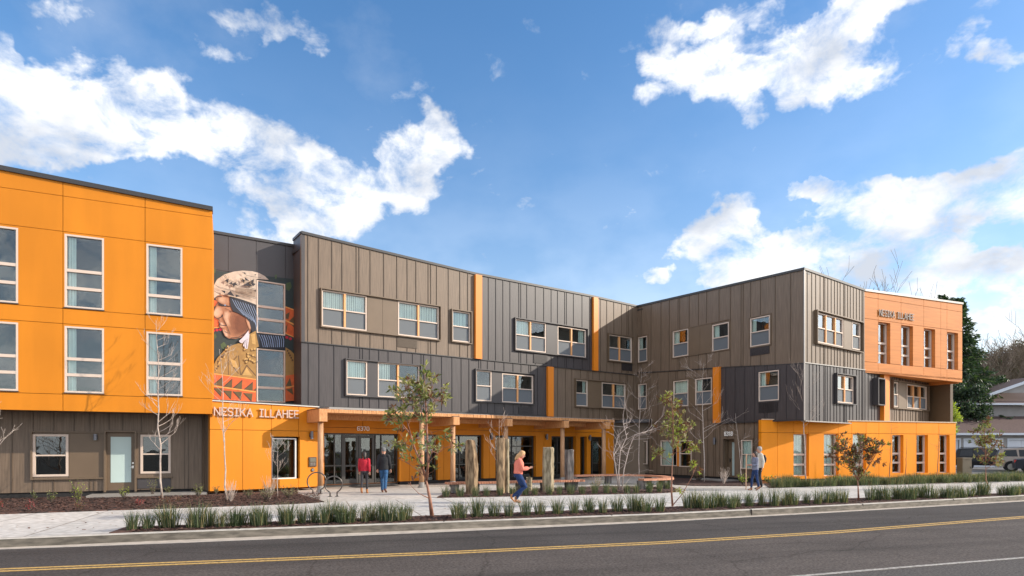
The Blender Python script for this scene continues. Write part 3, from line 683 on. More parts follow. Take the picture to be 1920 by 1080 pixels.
# ---------- street level brown wall, right (below wR)
wRl = Wall(tuple(wR.p - wR.n*.04), tuple(wR.p - wR.n*.04 + wR.t*wR.len)); oRl = []
addw(oRl, wRl, 1193.5,1213,827,870, style='plain', blind=(.2,1,CURT)); addw(oRl, wRl, 1239,1270,826,873, style='plain', blind=(0,.7,CURT)); addw(oRl, wRl, 1274,1297,826,875, style='hung', blind=None, screen=False); addw(oRl, wRl, 1390,1411,825,879, style='hung', blind=(0,1,CURT), screen=False)
dr = (wRl.s_(1355.5), wRl.s_(1377), .12, wRl.z_(1356,823))
mb = MB(); wRl.box(mb, wRl.s_(1270.3), wRl.s_(1273.7), wRl.z_(1270,874), wRl.z_(1270,826), -.02, .05); mb.build('mullion', FIN, bld)
mb = MB(); wRl.panel(mb, 1.0, wRl.s_(1430), .2, 3.3, -.18, 0, 0, openings=oRl+[dr]); battens(wRl, mb, 1.0, wRl.s_(1429), .2, 3.3, avoid=oRl+[dr], sp=.5, seed=31)
mb.build('wall', MBR, bld)
mb = MB(); wRl.box(mb, 0, wRl.s_(1430), -.1, .2, -.3, -.06); mb.build('plinth', mat('plinth', (.02,.018,.018), .9), bld)
surround(wRl, 1389,1412,824,880, BROWNS, proj=.05)
# door 6318
mb = MB(); wRl.box(mb, dr[0], dr[0]+.06, dr[2], dr[3], -.5, -.2); wRl.box(mb, dr[1]-.06, dr[1], dr[2], dr[3], -.5, -.2); wRl.box(mb, dr[0]+.06, dr[1]-.06, dr[3]-.06, dr[3], -.5, -.2); wRl.box(mb, dr[0]+.06, dr[1]-.06, dr[2], dr[3]-.06, -.42, -.38)
door = mb.build('door', BROWNS, bld)
mb = MB(); wRl.box(mb, dr[0]+.3, dr[1]-.14, .28, dr[3]-.18, -.378, -.37); mb.build('door_glass', FROST, door)
mb = MB(); wRl.box(mb, dr[0]+.16, dr[0]+.2, 1.0, 1.2, -.38, -.32); mb.build('door_handle', STEEL, door)

# ---------- street level wall under the canopy (wLow)
zh = 2.42; gl = [(608,749),(795.6,815),(852,901),(929,1000),(1034,1075),(1088,1096),(1107.5,1131)]
oL = [(wLow.s_(a), wLow.s_(b)+(.0 if i in (0,) else .18), .12, zh) for i, (a, b) in enumerate(gl)]
vj = [wLow.s_(x) for x in (680,768,832,918,1020,1080)]
mb = MB(); wLow.panel(mb, 0, wLow.s_(1151), .16, 3.5, -.2, 0, 0, openings=oL, vj=vj, hj=[zh+.25], gap=.016); mb.build('wall', ORANGE, bld)
mb = MB(); wLow.panel(mb, 0.01, wLow.s_(1151)-.02, .1, 3.49, -.25, -.2, 0, openings=oL); mb.build('wall_backing', GAPO, bld)
mb = MB(); wLow.box(mb, oL[0][1]+.05, wLow.s_(1151), -.1, .16, -.3, -.05); mb.build('plinth', MATS['plinth'], bld)
def storefront(o, mulls, trans=(), door_leaves=(), d=-.3):
    s0, s1, z0, z1 = o
    mb = MB(); q = .05
    wLow.box(mb, s0, s1, z1-.07, z1, d-.03, d+.05); wLow.box(mb, s0, s1, z0-.12, z0, d-.03, d+.05)
    for k in [s0+q/2] + list(mulls) + [s1-q/2]: wLow.box(mb, k-q/2, k+q/2, z0, z1-.07, d-.03, d+.052)
    for a, b, z in trans: wLow.box(mb, a, b, z-.025, z+.025, d-.03, d+.045)
    fo = mb.build('glazed_front', ALU, bld)
    mb = MB(); wLow.box(mb, s0+.01, s1-.01, z0, z1-.07, d-.005, d+.005); mb.build('pane', GLASS_LO, fo)
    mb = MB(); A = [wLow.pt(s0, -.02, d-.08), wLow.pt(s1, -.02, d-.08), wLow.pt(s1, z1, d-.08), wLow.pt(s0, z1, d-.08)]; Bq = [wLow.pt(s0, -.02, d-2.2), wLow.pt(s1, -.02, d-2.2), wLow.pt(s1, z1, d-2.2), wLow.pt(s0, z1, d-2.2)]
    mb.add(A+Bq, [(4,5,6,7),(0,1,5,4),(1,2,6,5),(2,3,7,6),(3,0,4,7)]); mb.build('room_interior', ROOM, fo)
    return fo
s0 = oL[0][0]
ent = storefront(oL[0], [wLow.s_(631), wLow.s_(645.5), wLow.s_(708), wLow.s_(719)], trans=[(oL[0][0], wLow.s_(645), .95), (wLow.s_(708), oL[0][1], .95)])
for a, b, hx in ((647,676,674), (677,706,679)):
    mb = MB(); s0, s1 = wLow.s_(a), wLow.s_(b); dz = zh-.08
    for bx_ in ((s0, s0+.11, .04, dz), (s1-.11, s1, .04, dz), (s0+.11, s1-.11, dz-.13, dz), (s0+.11, s1-.11, .04, .32), (s0+.11, s1-.11, .90, .97)): wLow.box(mb, *bx_, -.33, -.26)
    dd_ = mb.build('door', ALU, bld)
    mb = MB(); wLow.box(mb, s0+.11, s1-.11, .32, dz-.13, -.3, -.293); mb.build('door_glass', GLASS_LO, dd_)
    mb = MB(); k = wLow.s_(hx); wLow.box(mb, k-.015, k+.015, .9, 1.3, -.26, -.2); mb.build('door_handle', STEEL, dd_)
storefront(oL[1], []); storefront(oL[2], [wLow.s_(866)], trans=[(oL[2][0], oL[2][1], .9), (oL[2][0], oL[2][1], 1.85)]); storefront(oL[3], [wLow.s_(965)], trans=[(oL[3][0], oL[3][1], .9), (oL[3][0], oL[3][1], 1.85)])
storefront(oL[4], [wLow.s_(1050)], trans=[(wLow.s_(1050), oL[4][1], .9)]); storefront(oL[5], []); storefront(oL[6], [wLow.s_(1116)], trans=[(oL[6][0], wLow.s_(1116), 1.95)])
# dark passage in the inner corner
mb = MB(); mb.prism([wLow.pt(wLow.s_(1151),3.3,-.1), wLow.pt(wLow.s_(1151),3.3,-2.5), (9.4,38.6,3.3), (8.3,37.0,3.3)], (0,0,.2)); mb.build('soffit', CHARS, bld)
qa, qb = wLow.pt(wLow.s_(1150)-.2, 0, -.9), wRl.pt(1.0, 0, -.6)
wq = Wall((qa.x, qa.y), (qb.x, qb.y)); mb = MB(); wq.box(mb, 0, wq.len+.1, 0, 3.5, -.1, 0); mb.build('wall', BROWNS, bld)
mb = MB(); wLow.box(mb, wLow.s_(1151)-.22, wLow.s_(1151)-.001, .16, 3.5, -1.0, -.25); mb.build('wall', ORANGE, bld)

# ---------- low orange front box on the left with the sign
ztB1 = lin(wB1, [(397,752),(576,762.5)])
ob1 = []; addw(ob1, wB1, 509.5,557,821,899, style='plain', d=-.1, blind=(.72,.9,mat('curtain_ochre', (.35,.22,.10), .8)), frame=mat('window_white', (.66,.62,.58), .5), glass=GLASS_LO, room=2.0)
ob1 = [(ob1[0][0]-.0, ob1[0][1]+.12, ob1[0][2]-.0, ob1[0][3]+.06)]
vj = [wB1.s_(x) for x in (455,509,560)]
mb = MB(); wB1.panel(mb, 0, wB1.len, .14, ztB1, -.2, 0, 0, openings=ob1, vj=vj, hj=[wB1.z_(500,807)], gap=.016); mb.build('wall', ORANGE, bld)
mb = MB(); wB1.panel(mb, 0.01, wB1.len-.01, .06, lambda k: ztB1(k)-.01, -.26, -.2, 0, openings=ob1); mb.build('wall_backing', GAPO, bld)
mb = MB(); wB1.box(mb, -.03, wB1.len+.03, ztB1(0), ztB1(0)+.035, -3.5, .06, 0, ztB1(wB1.len), ztB1(wB1.len)+.035); mb.build('roof', mat('roof_metal', (.55,.52,.48), .35, metal=.5), bld)
mb = MB(); wB1.box(mb, -.02, wB1.len+.0, ztB1(0)+.035, ztB1(0)+.075, -3.5, -.02, 0, ztB1(wB1.len)+.035, ztB1(wB1.len)+.075); mb.build('roof_membrane', COPE, bld)
mb = MB(); q0 = wB1.pt(0, 0, -.2); q1 = wB1.pt(0, 0, -2.6)
wx = Wall((q1.x, q1.y), (q0.x, q0.y)); wx.box(mb, 0, wx.len, .14, 3.5, -.2, 0); battens(wx, mb, 0, wx.len, .14, 3.5, sp=.4, seed=3); mb.build('wall', MBR, bld)
mb = MB(); q0 = wB1.pt(wB1.len, 0, -.2); q1 = wB1.pt(wB1.len, 0, -2.6); wx = Wall((q0.x, q0.y), (q1.x, q1.y)); wx.box(mb, 0, wx.len, .14, 3.4, -.2, 0); mb.build('wall', ORANGE, bld)

# ---------- left orange block on the upper floors
roofL = lin(wL, [(0,319),(397,395.5)]); oLf = []
SP = wL.s_(195)-wL.s_(121)
cols_ = [(wL.s_(121), wL.s_(195)), (wL.s_(274.5), wL.s_(342)), (wL.s_(34)-SP, wL.s_(34))]
pitch = wL.s_(274.5)-wL.s_(121)
def s2px(w, k): q = w.pt(k, 0); return CX + F*q.x/q.y
for i, (a, b) in enumerate(cols_):
    for z0, z1 in ((6.49, 8.96), (3.62, 5.86)):
        o, fo = window(wL, s2px(wL, a), s2px(wL, b), 0, 0, style='three', zz=(z0, z1), d=-.03, fw=.06, blind=(.02,.24,CURT), screen=False)
        oLf.append((o[0], o[1], o[2], o[3]))
vj = [wL.s_(118), wL.s_(272), wL.s_(34)-SP-.02]
mb = MB(); wL.panel(mb, 0, wL.len, 3.0, roofL, -.2, 0, 0, openings=oLf, vj=vj, hj=[3.56,5.93,6.50-.06,9.03,10.22], gap=.016); mb.build('wall', ORANGE, bld)
mb = MB(); wL.panel(mb, .01, wL.len-.01, 3.01, lambda k: roofL(k)-.01, -.26, -.2, 0, openings=oLf); mb.build('wall_backing', GAPO, bld)
mb = MB()
for k, h in (((cols_[0]), 0), ((cols_[1]), 0), ((cols_[2]), 0)):
    for z0 in (6.49, 3.62): wL.box(mb, k[0]-.02, k[1]+.02, z0-.03, z0-.001, 0, .03)
mb.build('window_sill', COPE, bld)
coping(wL, 0, wL.len+.02, roofL, dd=.07, h=.15)
mb = MB(); mb.prism([wL.pt(0,3.02,-.2), wL.pt(wL.len,3.02,-.2), wL.pt(wL.len,3.02,-2.2), wL.pt(0,3.02,-2.2)], (0,0,.1)); mb.build('soffit', BROWNS, bld)
mb = MB(); q0 = wL.pt(wL.len, 0, -.2); q1 = wL.pt(wL.len, 0, -9); wx = Wall((q0.x, q0.y), (q1.x, q1.y)); wx.box(mb, 0, wx.len, 3.0, roofL(wL.len), -.2, 0); mb.build('wall', ORANGE, bld)
# brown street wall below it
oG = []; addw(oG, wG, 61.5,128.5,814,894, style='hung', blind=None, screen=False, fw=.075, glass=GLASS_LO); addw(oG, wG, 263.5,320,815,888, style='hung', blind=None, screen=False, fw=.075, glass=GLASS_LO)
zd = wG.z_(199,810)
od = (wG.s_(199), wG.s_(253), .15, zd)
mb = MB(); wG.panel(mb, 0, wG.len+.3, .2, 3.1, -.18, 0, 0, openings=oG+[od])
battens(wG, mb, 0, wG.len, .2, 3.1, avoid=oG+[od, (wG.s_(57), wG.s_(322), oG[0][2]-.05, oG[0][3]+.05)], sp=.5, seed=8, h=.02); mb.build('wall', MBR, bld)
mb = MB(); wG.box(mb, 0, wG.len+.3, -.1, .2, -.3, -.05); mb.build('plinth', MATS['plinth'], bld)
sd0 = oG[0][2]-.06; sd1 = oG[0][3]+.06
mb = MB()
wG.box(mb, wG.s_(58), od[0]-.06, sd1, sd1+.05, 0, .09); wG.box(mb, wG.s_(58), od[0]-.06, sd0-.05, sd0, 0, .09); wG.box(mb, wG.s_(58), wG.s_(58)+.05, sd0, sd1, 0, .09)
wG.box(mb, od[1]+.06, wG.s_(323), sd1, sd1+.05, 0, .09); wG.box(mb, od[1]+.06, wG.s_(323), sd0-.05, sd0, 0, .09)
wG.box(mb, wG.s_(130), od[0]-.06, sd0+.002, sd1-.002, 0, .02)
wG.box(mb, od[0]-.06, od[0], .15, zd+.06, 0, .1); wG.box(mb, od[1], od[1]+.06, .15, zd+.06, 0, .1); wG.box(mb, od[0], od[1], zd, zd+.06, 0, .1)
mb.build('trim', BROWNS, bld)
mb = MB(); wG.box(mb, od[1]+.08, wG.s_(320), .25, sd0-.08, 0, .03); mb.build('air_grille', CHARS, bld)
mb = MB(); wG.box(mb, od[0], od[1], .15, zd, -.12, -.07); door = mb.build('door', BROWNS, bld)
mb = MB(); wG.box(mb, wG.s_(207), wG.s_(245.5), wG.z_(207,905), wG.z_(207,819), -.07, -.06); mb.build('door_glass', FROST, door)
mb = MB(); k = wG.s_(249); wG.box(mb, k-.03, k+.03, 1.0, 1.1, -.07, -.03); wG.box(mb, k-.08, k+.03, 1.03, 1.06, -.03, -.01); wG.box(mb, k-.03, k+.03, 1.16, 1.22, -.07, -.04); mb.build('door_handle', mat('steel_bright', (.6,.58,.55), .25, metal=.9), door)

# ---------- roofs and rear walls closing the volumes
mb = MB()
mb.prism([wC.pt(0,10.3,-.15), wC.pt(wC.len,10.3,-.15), wR.pt(wR.len,10.0,-.15), wS.pt(eS,10.0,-.15), wO.pt(wO.len,10.0,-.15), (24,47,10.0), (2,52,10.3), (-19,38,10.3)], (0,0,.1)); mb.build('roof', COPE, bld)
mb = MB()
mb.prism([wL.pt(0,10.0,-.2), wL.pt(wL.len,10.0,-.2), wM.pt(0,10.0,-.2), wM.pt(wM.len,10.0,-.2), (-19,38,10.0), (-34,30,10.0)], (0,0,.1)); mb.build('roof', COPE, bld)
mb = MB()
for a, b in (((24.5,45),(2,52)), ((2,52),(-19,38)), ((-19,38),(-34,30)), ((-34,30),(-22,17.4)), ((26.6,37),(24.5,45))):
    w = Wall(a, b); w.box(mb, 0, w.len, 0, 10.2 if b[0] < 25 else 5.0, -.2, 0)
mb.build('rear_wall', BROWNS, bld)

# ------------------------------------------------------------------ lettering
LET = {
 'N': [[(0,0),(0,1)],[(0,1),(.62,0)],[(.62,0),(.62,1)]], 'E': [[(0,0),(0,1)],[(0,1),(.5,1)],[(0,.52),(.44,.52)],[(0,0),(.5,0)]],
 'S': [[(.52,.86),(.42,1),(.14,1),(0,.86),(0,.66),(.12,.54),(.4,.48),(.52,.36),(.52,.14),(.4,0),(.12,0),(0,.14)]],
 'I': [[(.22,0),(.22,1)],[(.02,1),(.42,1)],[(.02,0),(.42,0)]], 'K': [[(0,0),(0,1)],[(.55,1),(.03,.45)],[(.18,.6),(.58,0)]],
 'A': [[(0,0),(.33,1)],[(.33,1),(.66,0)],[(.12,.34),(.54,.34)]], 'L': [[(0,1),(0,0)],[(0,0),(.46,0)]], 'H': [[(0,0),(0,1)],[(.56,0),(.56,1)],[(0,.52),(.56,.52)]],
 '6': [[(.48,.9),(.36,1),(.14,1),(0,.84),(0,.16),(.12,0),(.38,0),(.5,.14),(.5,.42),(.38,.56),(.1,.56),(0,.44)]],
 '3': [[(0,.9),(.12,1),(.38,1),(.5,.88),(.5,.66),(.38,.54),(.2,.54)],[(.38,.54),(.5,.42),(.5,.13),(.38,0),(.12,0),(0,.1)]],
 '7': [[(0,1),(.5,1),(.18,0)]], '0': [[(.12,0),(0,.15),(0,.85),(.12,1),(.38,1),(.5,.85),(.5,.15),(.38,0),(.12,0)]], '1': [[(.06,.82),(.26,1),(.26,0)]],
 '8': [[(.12,.54),(0,.42),(0,.13),(.12,0),(.38,0),(.5,.13),(.5,.42),(.38,.54),(.12,.54),(.02,.66),(.02,.88),(.12,1),(.38,1),(.48,.88),(.48,.66),(.38,.54)]]}
WID = {'I': .44, 'A': .66, 'N': .62, 'E': .5, 'S': .52, 'K': .58, 'L': .46, 'H': .56, ' ': .42}
def sign(w, text, px0, px1, ytop, ybot, m, name, label, stroke=.125, d0=.02, th=.04, cat='sign'):
    s0, s1 = w.s_(px0), w.s_(px1); zt, zb = w.z_(px0, ytop), w.z_(px0, ybot); H = zt - zb
    tot = sum(WID.get(c, .5) for c in text) + .24 * (len(text)-1); kx = (s1 - s0) / tot
    r = thing(name, label, cat, w.pt(s0, zb, 0))
    x = s0
    for c in text:
        if c != ' ':
            mb = MB(); sw = stroke * H
            for si, pl in enumerate(LET[c]):
                pts = [(x + p[0]*kx, zb + sw/2 + p[1]*(H-sw)) for p in pl]
                for i, (a, b) in enumerate(zip(pts[:-1], pts[1:])):
                    dx, dz = b[0]-a[0], b[1]-a[1]; L = math.hypot(dx, dz); tx, tz = dx/L, dz/L; e = sw*.42
                    a2 = (a[0]-tx*e, a[1]-tz*e); b2 = (b[0]+tx*e, b[1]+tz*e); nx, nz = -tz*sw/2, tx*sw/2
                    j = .0013*((i + si) % 3); q = [(a2[0]-nx,a2[1]-nz),(b2[0]-nx,b2[1]-nz),(b2[0]+nx,b2[1]+nz),(a2[0]+nx,a2[1]+nz)]
                    mb.hexa([w.pt(p[0],p[1],d0+th+j) for p in q] + [w.pt(p[0],p[1],d0) for p in q])
            fixn(mb.build('letter' if not text[0].isdigit() else 'numeral', m, r))
        x += (WID.get(c, .5) + .24) * kx
    return r
SIGNM = mat('sign_letter', (.50,.36,.30), .5); SIGND = mat('sign_grey', (.16,.14,.13), .4, metal=.5); SIGNW = mat('sign_pale', (.92,.88,.82), .4)
sign(wB1, 'NESIKA ILLAHEE', 400.5,557.5,763,779.5, SIGNM, 'building_sign', 'large pale NESIKA ILLAHEE lettering on the low orange box left of the entrance', d0=.05, th=.05)
sign(wO, 'NESIKA ILLAHEE', 1647.5,1712,580,592.5, SIGND, 'building_sign', 'grey NESIKA ILLAHEE lettering high on the terracotta block at the right end', stroke=.10, d0=.03, th=.03)
sign(wLow, '6370', 669.5,691,799.5,807.5, SIGNW, 'house_number', 'pale 6370 numerals on the orange band above the glazed entrance doors', cat='house number')
sign(wRl, '6318', 1359.5,1374,809.5,817.5, SIGNW, 'house_number', 'pale 6318 numerals on the brown wall above the narrow frosted door', cat='house number')

# ------------------------------------------------------------------ wall lamps, intercom
def wall_lamp(w, px, y0, y1, label, d=0.):
    k = w.s_(px); z1 = w.z_(px, y0); z0 = w.z_(px, y1)
    r = thing('wall_lamp', label, 'wall lamp', w.pt(k, (z0+z1)/2, d), 'cylinder lamps on the walls')
    mb = MB(); w.box(mb, k-.06, k+.06, (z0+z1)/2-.07, (z0+z1)/2+.07, d, d+.05); mb.build('bracket', ALU, r)
    mb = MB(); c0 = w.pt(k, z0, d+.11); c1 = w.pt(k, z1, d+.11); mb.tube([c0, c1], .062, 14); mb.build('lamp_shade', mat('lamp_grey', (.16,.16,.18), .35, metal=.5), r, smooth=False)
    mb = MB(); mb.tube([w.pt(k, z0-.008, d+.11), w.pt(k, z0-.001, d+.11)], .05, 12); mb.build('lens', FROST, r)
wall_lamp(wG, 180, 814, 825, 'dark cylinder lamp on the brown wall left of the frosted glass door', .02)
wall_lamp(wB1, 582.5, 809, 823, 'grey cylinder lamp on the low orange box beside the timber corner post')
wall_lamp(wLow, 782, 811, 823, 'dark cylinder lamp on the orange wall behind the tall leafy tree')
wall_lamp(wLow, 920, 812, 824, 'dark cylinder lamp on the orange pier behind the tallest standing stones')
wall_lamp(wLow, 1023.5, 814, 824, 'dark cylinder lamp on the orange pier behind the pale grey standing stone')
wall_lamp(wLow, 1104.5, 816, 826, 'dark cylinder lamp left of the last door under the canopy')
wall_lamp(wRl, 1341.5, 820.5, 833, 'dark cylinder lamp on the brown wall left of the 6318 door')
k0, k1 = wB1.s_(578.7), wB1.s_(592.7); z1, z0 = wB1.z_(579,857), wB1.z_(579,875)
r = thing('intercom_panel', 'square dark intercom panel with a small screen by the bike racks', 'intercom', wB1.pt(k0, z0, 0))
mb = MB(); wB1.box(mb, k0, k1, z0, z1, 0, .05); mb.build('housing', mat('panel_bronze', (.10,.07,.05), .4, metal=.5), r)
mb = MB(); wB1.box(mb, k0+.04, k1-.04, (z0+z1)/2, z1-.04, .05, .056); mb.build('screen', mat('panel_screen', (.16,.15,.12), .2), r)
mb = MB()
for i in range(3):
    for j in range(2): wB1.box(mb, k0+.06+i*.08, k0+.1+i*.08, z0+.05+j*.07, z0+.09+j*.07, .05, .06)
mb.build('keypad', TRIM, r)
kc, zc = wB1.s_(586), wB1.z_(586,881)
r = thing('push_plate', 'round steel door opener button below the intercom panel', 'door button', wB1.pt(kc, zc, 0))
mb = MB(); mb.tube([wB1.pt(kc, zc, 0), wB1.pt(kc, zc, .03)], .075, 18); mb.build('plate', mat('plate_dark', (.07,.05,.04), .4), r); mb = MB(); mb.tube([wB1.pt(kc, zc, .03), wB1.pt(kc, zc, .045)], .05, 18); mb.build('button', MATS['steel_bright'], r)

# ------------------------------------------------------------------ entrance canopy
pc = lambda px: 41.73 / (mC - (px-CX)/F)
wP = Wall((-7.65, 24.5), (-7.65 + mC*9.1, 33.6))
can = thing('entrance_canopy', 'long timber canopy on round posts along the orange entrance front', 'canopy', (-7.65, 24.5, 0))
posts = [601,790.5,849,948.5,1054.5,1132]
ZB, ZT = 2.80, 3.16
for i, px in enumerate(posts):
    k = wP.s_(px); rr = .115
    mb = MB(); mb.tube([wP.pt(k, .22, 0), wP.pt(k, 1.2, 0), wP.pt(k, ZB if i != 1 else ZT, 0)], [rr, rr*.98, rr*.95], 16); mb.build('post', WOODL, can, smooth=True)
    mb = MB(); mb.tube([wP.pt(k, 0, 0), wP.pt(k, .06, 0), wP.pt(k, .06, 0), wP.pt(k, .24, 0)], [.17,.17,.13,.13], 14); mb.build('post_shoe', TRIM, can)
    if i == 1: continue
    mb = MB(); b0 = ZB; zt_ = ZT if i else 3.30
    wP.box(mb, k-.16, k+.16, b0, zt_, -2.0 if i == 0 else -2.2, .34); mb.build('beam', WOOD, can)
    mb = MB(); wP.box(mb, k-.18, k+.18, zt_, zt_+.03, -1.2, .30); mb.build('beam_cap', COPE, can)
sE0, sE1 = wP.s_(601)+.17, wP.s_(1147)
mb = MB()
x = sE0
while x < sE1:   # laminated deck of narrow planks, ends showing at the front edge
    h = random.uniform(-.012, .012); e = min(x+.1, sE1); wP.box(mb, x+.003, e-.003, 3.165, 3.30+h*.4, -2.15, .22+h); x += .1
mb.build('roof_deck', WOOD, can)
mb = MB(); wP.box(mb, sE0, sE1, 3.315, 3.335, -2.0, .10); mb.build('roof_membrane', mat('membrane', (.30,.28,.26), .5), can)
mb = MB(); wP.box(mb, wP.s_(616), wP.s_(760), 3.34, 3.40, -1.9, .06); wP.box(mb, wP.s_(616), wP.s_(760), 3.335, 3.37, .06, .10); mb.build('flashing', TRIM, can)
mb = MB(); wP.box(mb, sE0, sE1, 2.95, 3.15, -1.4, -1.25); mb.build('purlin', WOOD, can)

# ------------------------------------------------------------------ ground
def poly_sheet(name, pts, z, m, thick=0.):
    mb = MB()
    if thick: mb.prism([(p[0], p[1], z - thick) for p in pts], (0, 0, thick))
    else: mb.add([(p[0], p[1], z) for p in pts], [tuple(range(len(pts)))])
    o = mb.build(name, m); o['kind'] = 'structure'
    fixn(o); return o
curb_px = [(0,1010),(320,997.5),(800,980),(1240,963.5),(1560,948),(1920,929)]
gut_px = [(0,1030),(320,1018.5),(800,998.8),(1240,978.5),(1560,961),(1920,940)]
yel_px = [(0,1069),(320,1056.5),(800,1038),(1240,1017.5),(1560,998),(1920,969.5)]
RZ = -.17
def ext(pts, L=260):
    a = pts[0] + (pts[0]-pts[1]).normalized()*L; b = pts[-1] + (pts[-1]-pts[-2]).normalized()*L
    return [a] + pts + [b]
kerb = ext([G(x, y, 0) for x, y in curb_px]); gut = ext([G(x, y, RZ) for x, y in gut_px]); yel = ext([G(x, y, RZ) for x, y in yel_px])
def off(pts, d):
    r = []
    for i, p in enumerate(pts):
        t = (pts[min(i+1, len(pts)-1)] - pts[max(i-1, 0)]); t.z = 0; t.normalize(); r.append(p + Vector((-t.y, t.x, 0))*d)
    return r
def ribbon(mb, A, B, za, zb, mi=0):
    for i in range(len(A)-1):
        mb.add([(A[i].x,A[i].y,za),(A[i+1].x,A[i+1].y,za),(B[i+1].x,B[i+1].y,zb),(B[i].x,B[i].y,zb)], [(0,1,2,3)], mi)
kb = off(kerb, .15); kf = off(kerb, -.02)
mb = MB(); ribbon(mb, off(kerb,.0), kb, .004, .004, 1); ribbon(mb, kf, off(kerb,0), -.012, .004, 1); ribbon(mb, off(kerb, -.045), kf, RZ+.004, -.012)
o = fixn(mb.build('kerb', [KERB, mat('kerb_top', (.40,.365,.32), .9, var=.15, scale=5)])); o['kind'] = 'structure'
mb = MB(); ribbon(mb, gut, off(kerb,-.045), RZ, RZ+.004); o = mb.build('gutter', GUTTER); o['kind'] = 'structure'
# expansion joints in the kerb
mb = MB()
for px, y in ((446,992.5),(832,978.5),(1147,966.8),(1408.5,955.5),(1617,945),(1787,936)):
    p = G(px, y, 0); mb.box((p.x-.012, p.y-.03, -.16), (p.x+.012, p.y+.15, .0065))
o = mb.build('kerb_joint', DARKGAP); o['kind'] = 'structure'
ASPH = mat('asphalt', (.052,.042,.036), .9, rgb2=(.125,.104,.092), scale=24, bump=.6, bscale=110, detail=10, blotch=.22, spec=.3)
ASPH2 = mat('asphalt_far_lane', (.040,.034,.031), .9, rgb2=(.085,.074,.068), scale=24, bump=.5, bscale=110, detail=10, blotch=.25, spec=.3)
ym = off(yel, -.02)
poly = [tuple(p[:2]) for p in off(gut, .03)] + [(400,-300),(-400,-300)]
def streaks(m, ang):
    n, l = m.node_tree.nodes, m.node_tree.links; p = n['Principled BSDF']; src = p.inputs['Base Color'].links[0].from_socket
    tc = n.new('ShaderNodeTexCoord'); mp = n.new('ShaderNodeMapping'); mp.vector_type = 'TEXTURE'; mp.inputs['Rotation'].default_value = (0,0,ang); mp.inputs['Scale'].default_value = (14,.55,1)
    l.new(tc.outputs['Object'], mp.inputs[0]); nz = n.new('ShaderNodeTexNoise'); nz.inputs['Scale'].default_value = 1.0; nz.inputs['Detail'].default_value = 5; l.new(mp.outputs[0], nz.inputs['Vector'])
    cr = n.new('ShaderNodeValToRGB'); l.new(nz.outputs[0], cr.inputs[0]); cr.color_ramp.elements[0].position = .34; cr.color_ramp.elements[1].position = .62
    cr.color_ramp.elements[0].color = (.72,.71,.70,1); cr.color_ramp.elements[1].color = (1.06,1.05,1.04,1)
    vo = n.new('ShaderNodeTexVoronoi'); vo.feature = 'DISTANCE_TO_EDGE'; vo.inputs['Scale'].default_value = .32; n2 = n.new('ShaderNodeTexNoise'); n2.inputs['Scale'].default_value = 1.4; n2.inputs['Detail'].default_value = 6
    l.new(tc.outputs['Object'], n2.inputs['Vector']); mx0 = n.new('ShaderNodeMix'); mx0.data_type = 'RGBA'; mx0.inputs[0].default_value = .30; l.new(tc.outputs['Object'], mx0.inputs[6]); l.new(n2.outputs['Color'], mx0.inputs[7]); l.new(mx0.outputs[2], vo.inputs['Vector'])
    c2 = n.new('ShaderNodeValToRGB'); l.new(vo.outputs['Distance'], c2.inputs[0]); c2.color_ramp.elements[0].position = .0; c2.color_ramp.elements[1].position = .006; c2.color_ramp.elements[0].color = (.62,.6,.58,1); c2.color_ramp.elements[1].color = (1,1,1,1)
    for c in (cr, c2):
        mm = n.new('ShaderNodeMix'); mm.data_type = 'RGBA'; mm.blend_type = 'MULTIPLY'; mm.inputs[0].default_value = 1; l.new(src, mm.inputs[6]); l.new(c.outputs[0], mm.inputs[7]); src = mm.outputs[2]
    l.new(src, p.inputs['Base Color'])
rang = math.atan2(yel[4].y-yel[2].y, yel[4].x-yel[2].x); streaks(ASPH, rang); streaks(ASPH2, rang)
mb = MB(); A = off(yel, .0); far = [Vector((p.x, -320, 0)) for p in A]
ribbon(mb, far, A, RZ-.004, RZ-.004); o = mb.build('road', ASPH); o['kind'] = 'structure'
mb = MB(); ribbon(mb, A, off(gut, .02), RZ-.0035, RZ-.004); o = mb.build('road', ASPH2); o['kind'] = 'structure'
YP = mat('yellow_line', (.30,.18,.05), .8, rgb2=(.58,.36,.10), scale=18, detail=9); WP = mat('white_line', (.20,.18,.16), .8, rgb2=(.42,.39,.34), scale=22, detail=9, lo=.4, hi=.6)
mb = MB(); ribbon(mb, off(yel, -.16), off(yel, -.045), RZ+.001, RZ+.001); ribbon(mb, off(yel, .045), off(yel, .16), RZ+.001, RZ+.001); o = mb.build('road_marking', YP); o['kind'] = 'structure'
wh = ext([G(1500,1080,RZ), G(1700,1063,RZ), G(1920,1045.5,RZ)])
mb = MB(); ribbon(mb, off(wh,-.05), off(wh,.05), RZ+.001, RZ+.001); o = mb.build('road_marking', WP); o['kind'] = 'structure'
mb = MB(); ribbon(mb, off(wh,-4), off(wh,-.1), RZ, RZ); o = mb.build('road_shoulder', mat('asphalt_old', (.040,.033,.030), .95, rgb2=(.10,.088,.080), scale=30, bump=1.2, bscale=60, detail=9, lo=.4, hi=.62)); o['kind'] = 'structure'
mb = MB(); fk = [Vector((p.x*1.0, p.y, 0)) for p in off(kerb, .12)]
back = [Vector((-700,900,0))]*1
o = poly_sheet('ground', [tuple(p[:2]) for p in fk] + [(700,900),(-700,900)], -.03, SOIL)
ang = math.atan2(G(1240,953).y - G(320,985).y, G(1240,953).x - G(320,985).x)
PAVE = joint_mat('pavement_concrete', (.46,.43,.39), (.62,.585,.54), ang, 1.62, 9.0, .022, origin=(.55,.9))
PLAZA = joint_mat('plaza_concrete', (.46,.42,.37), (.57,.52,.46), math.atan2(12.1,16.82), 2.4, 2.4, .02, origin=(.3,.3))
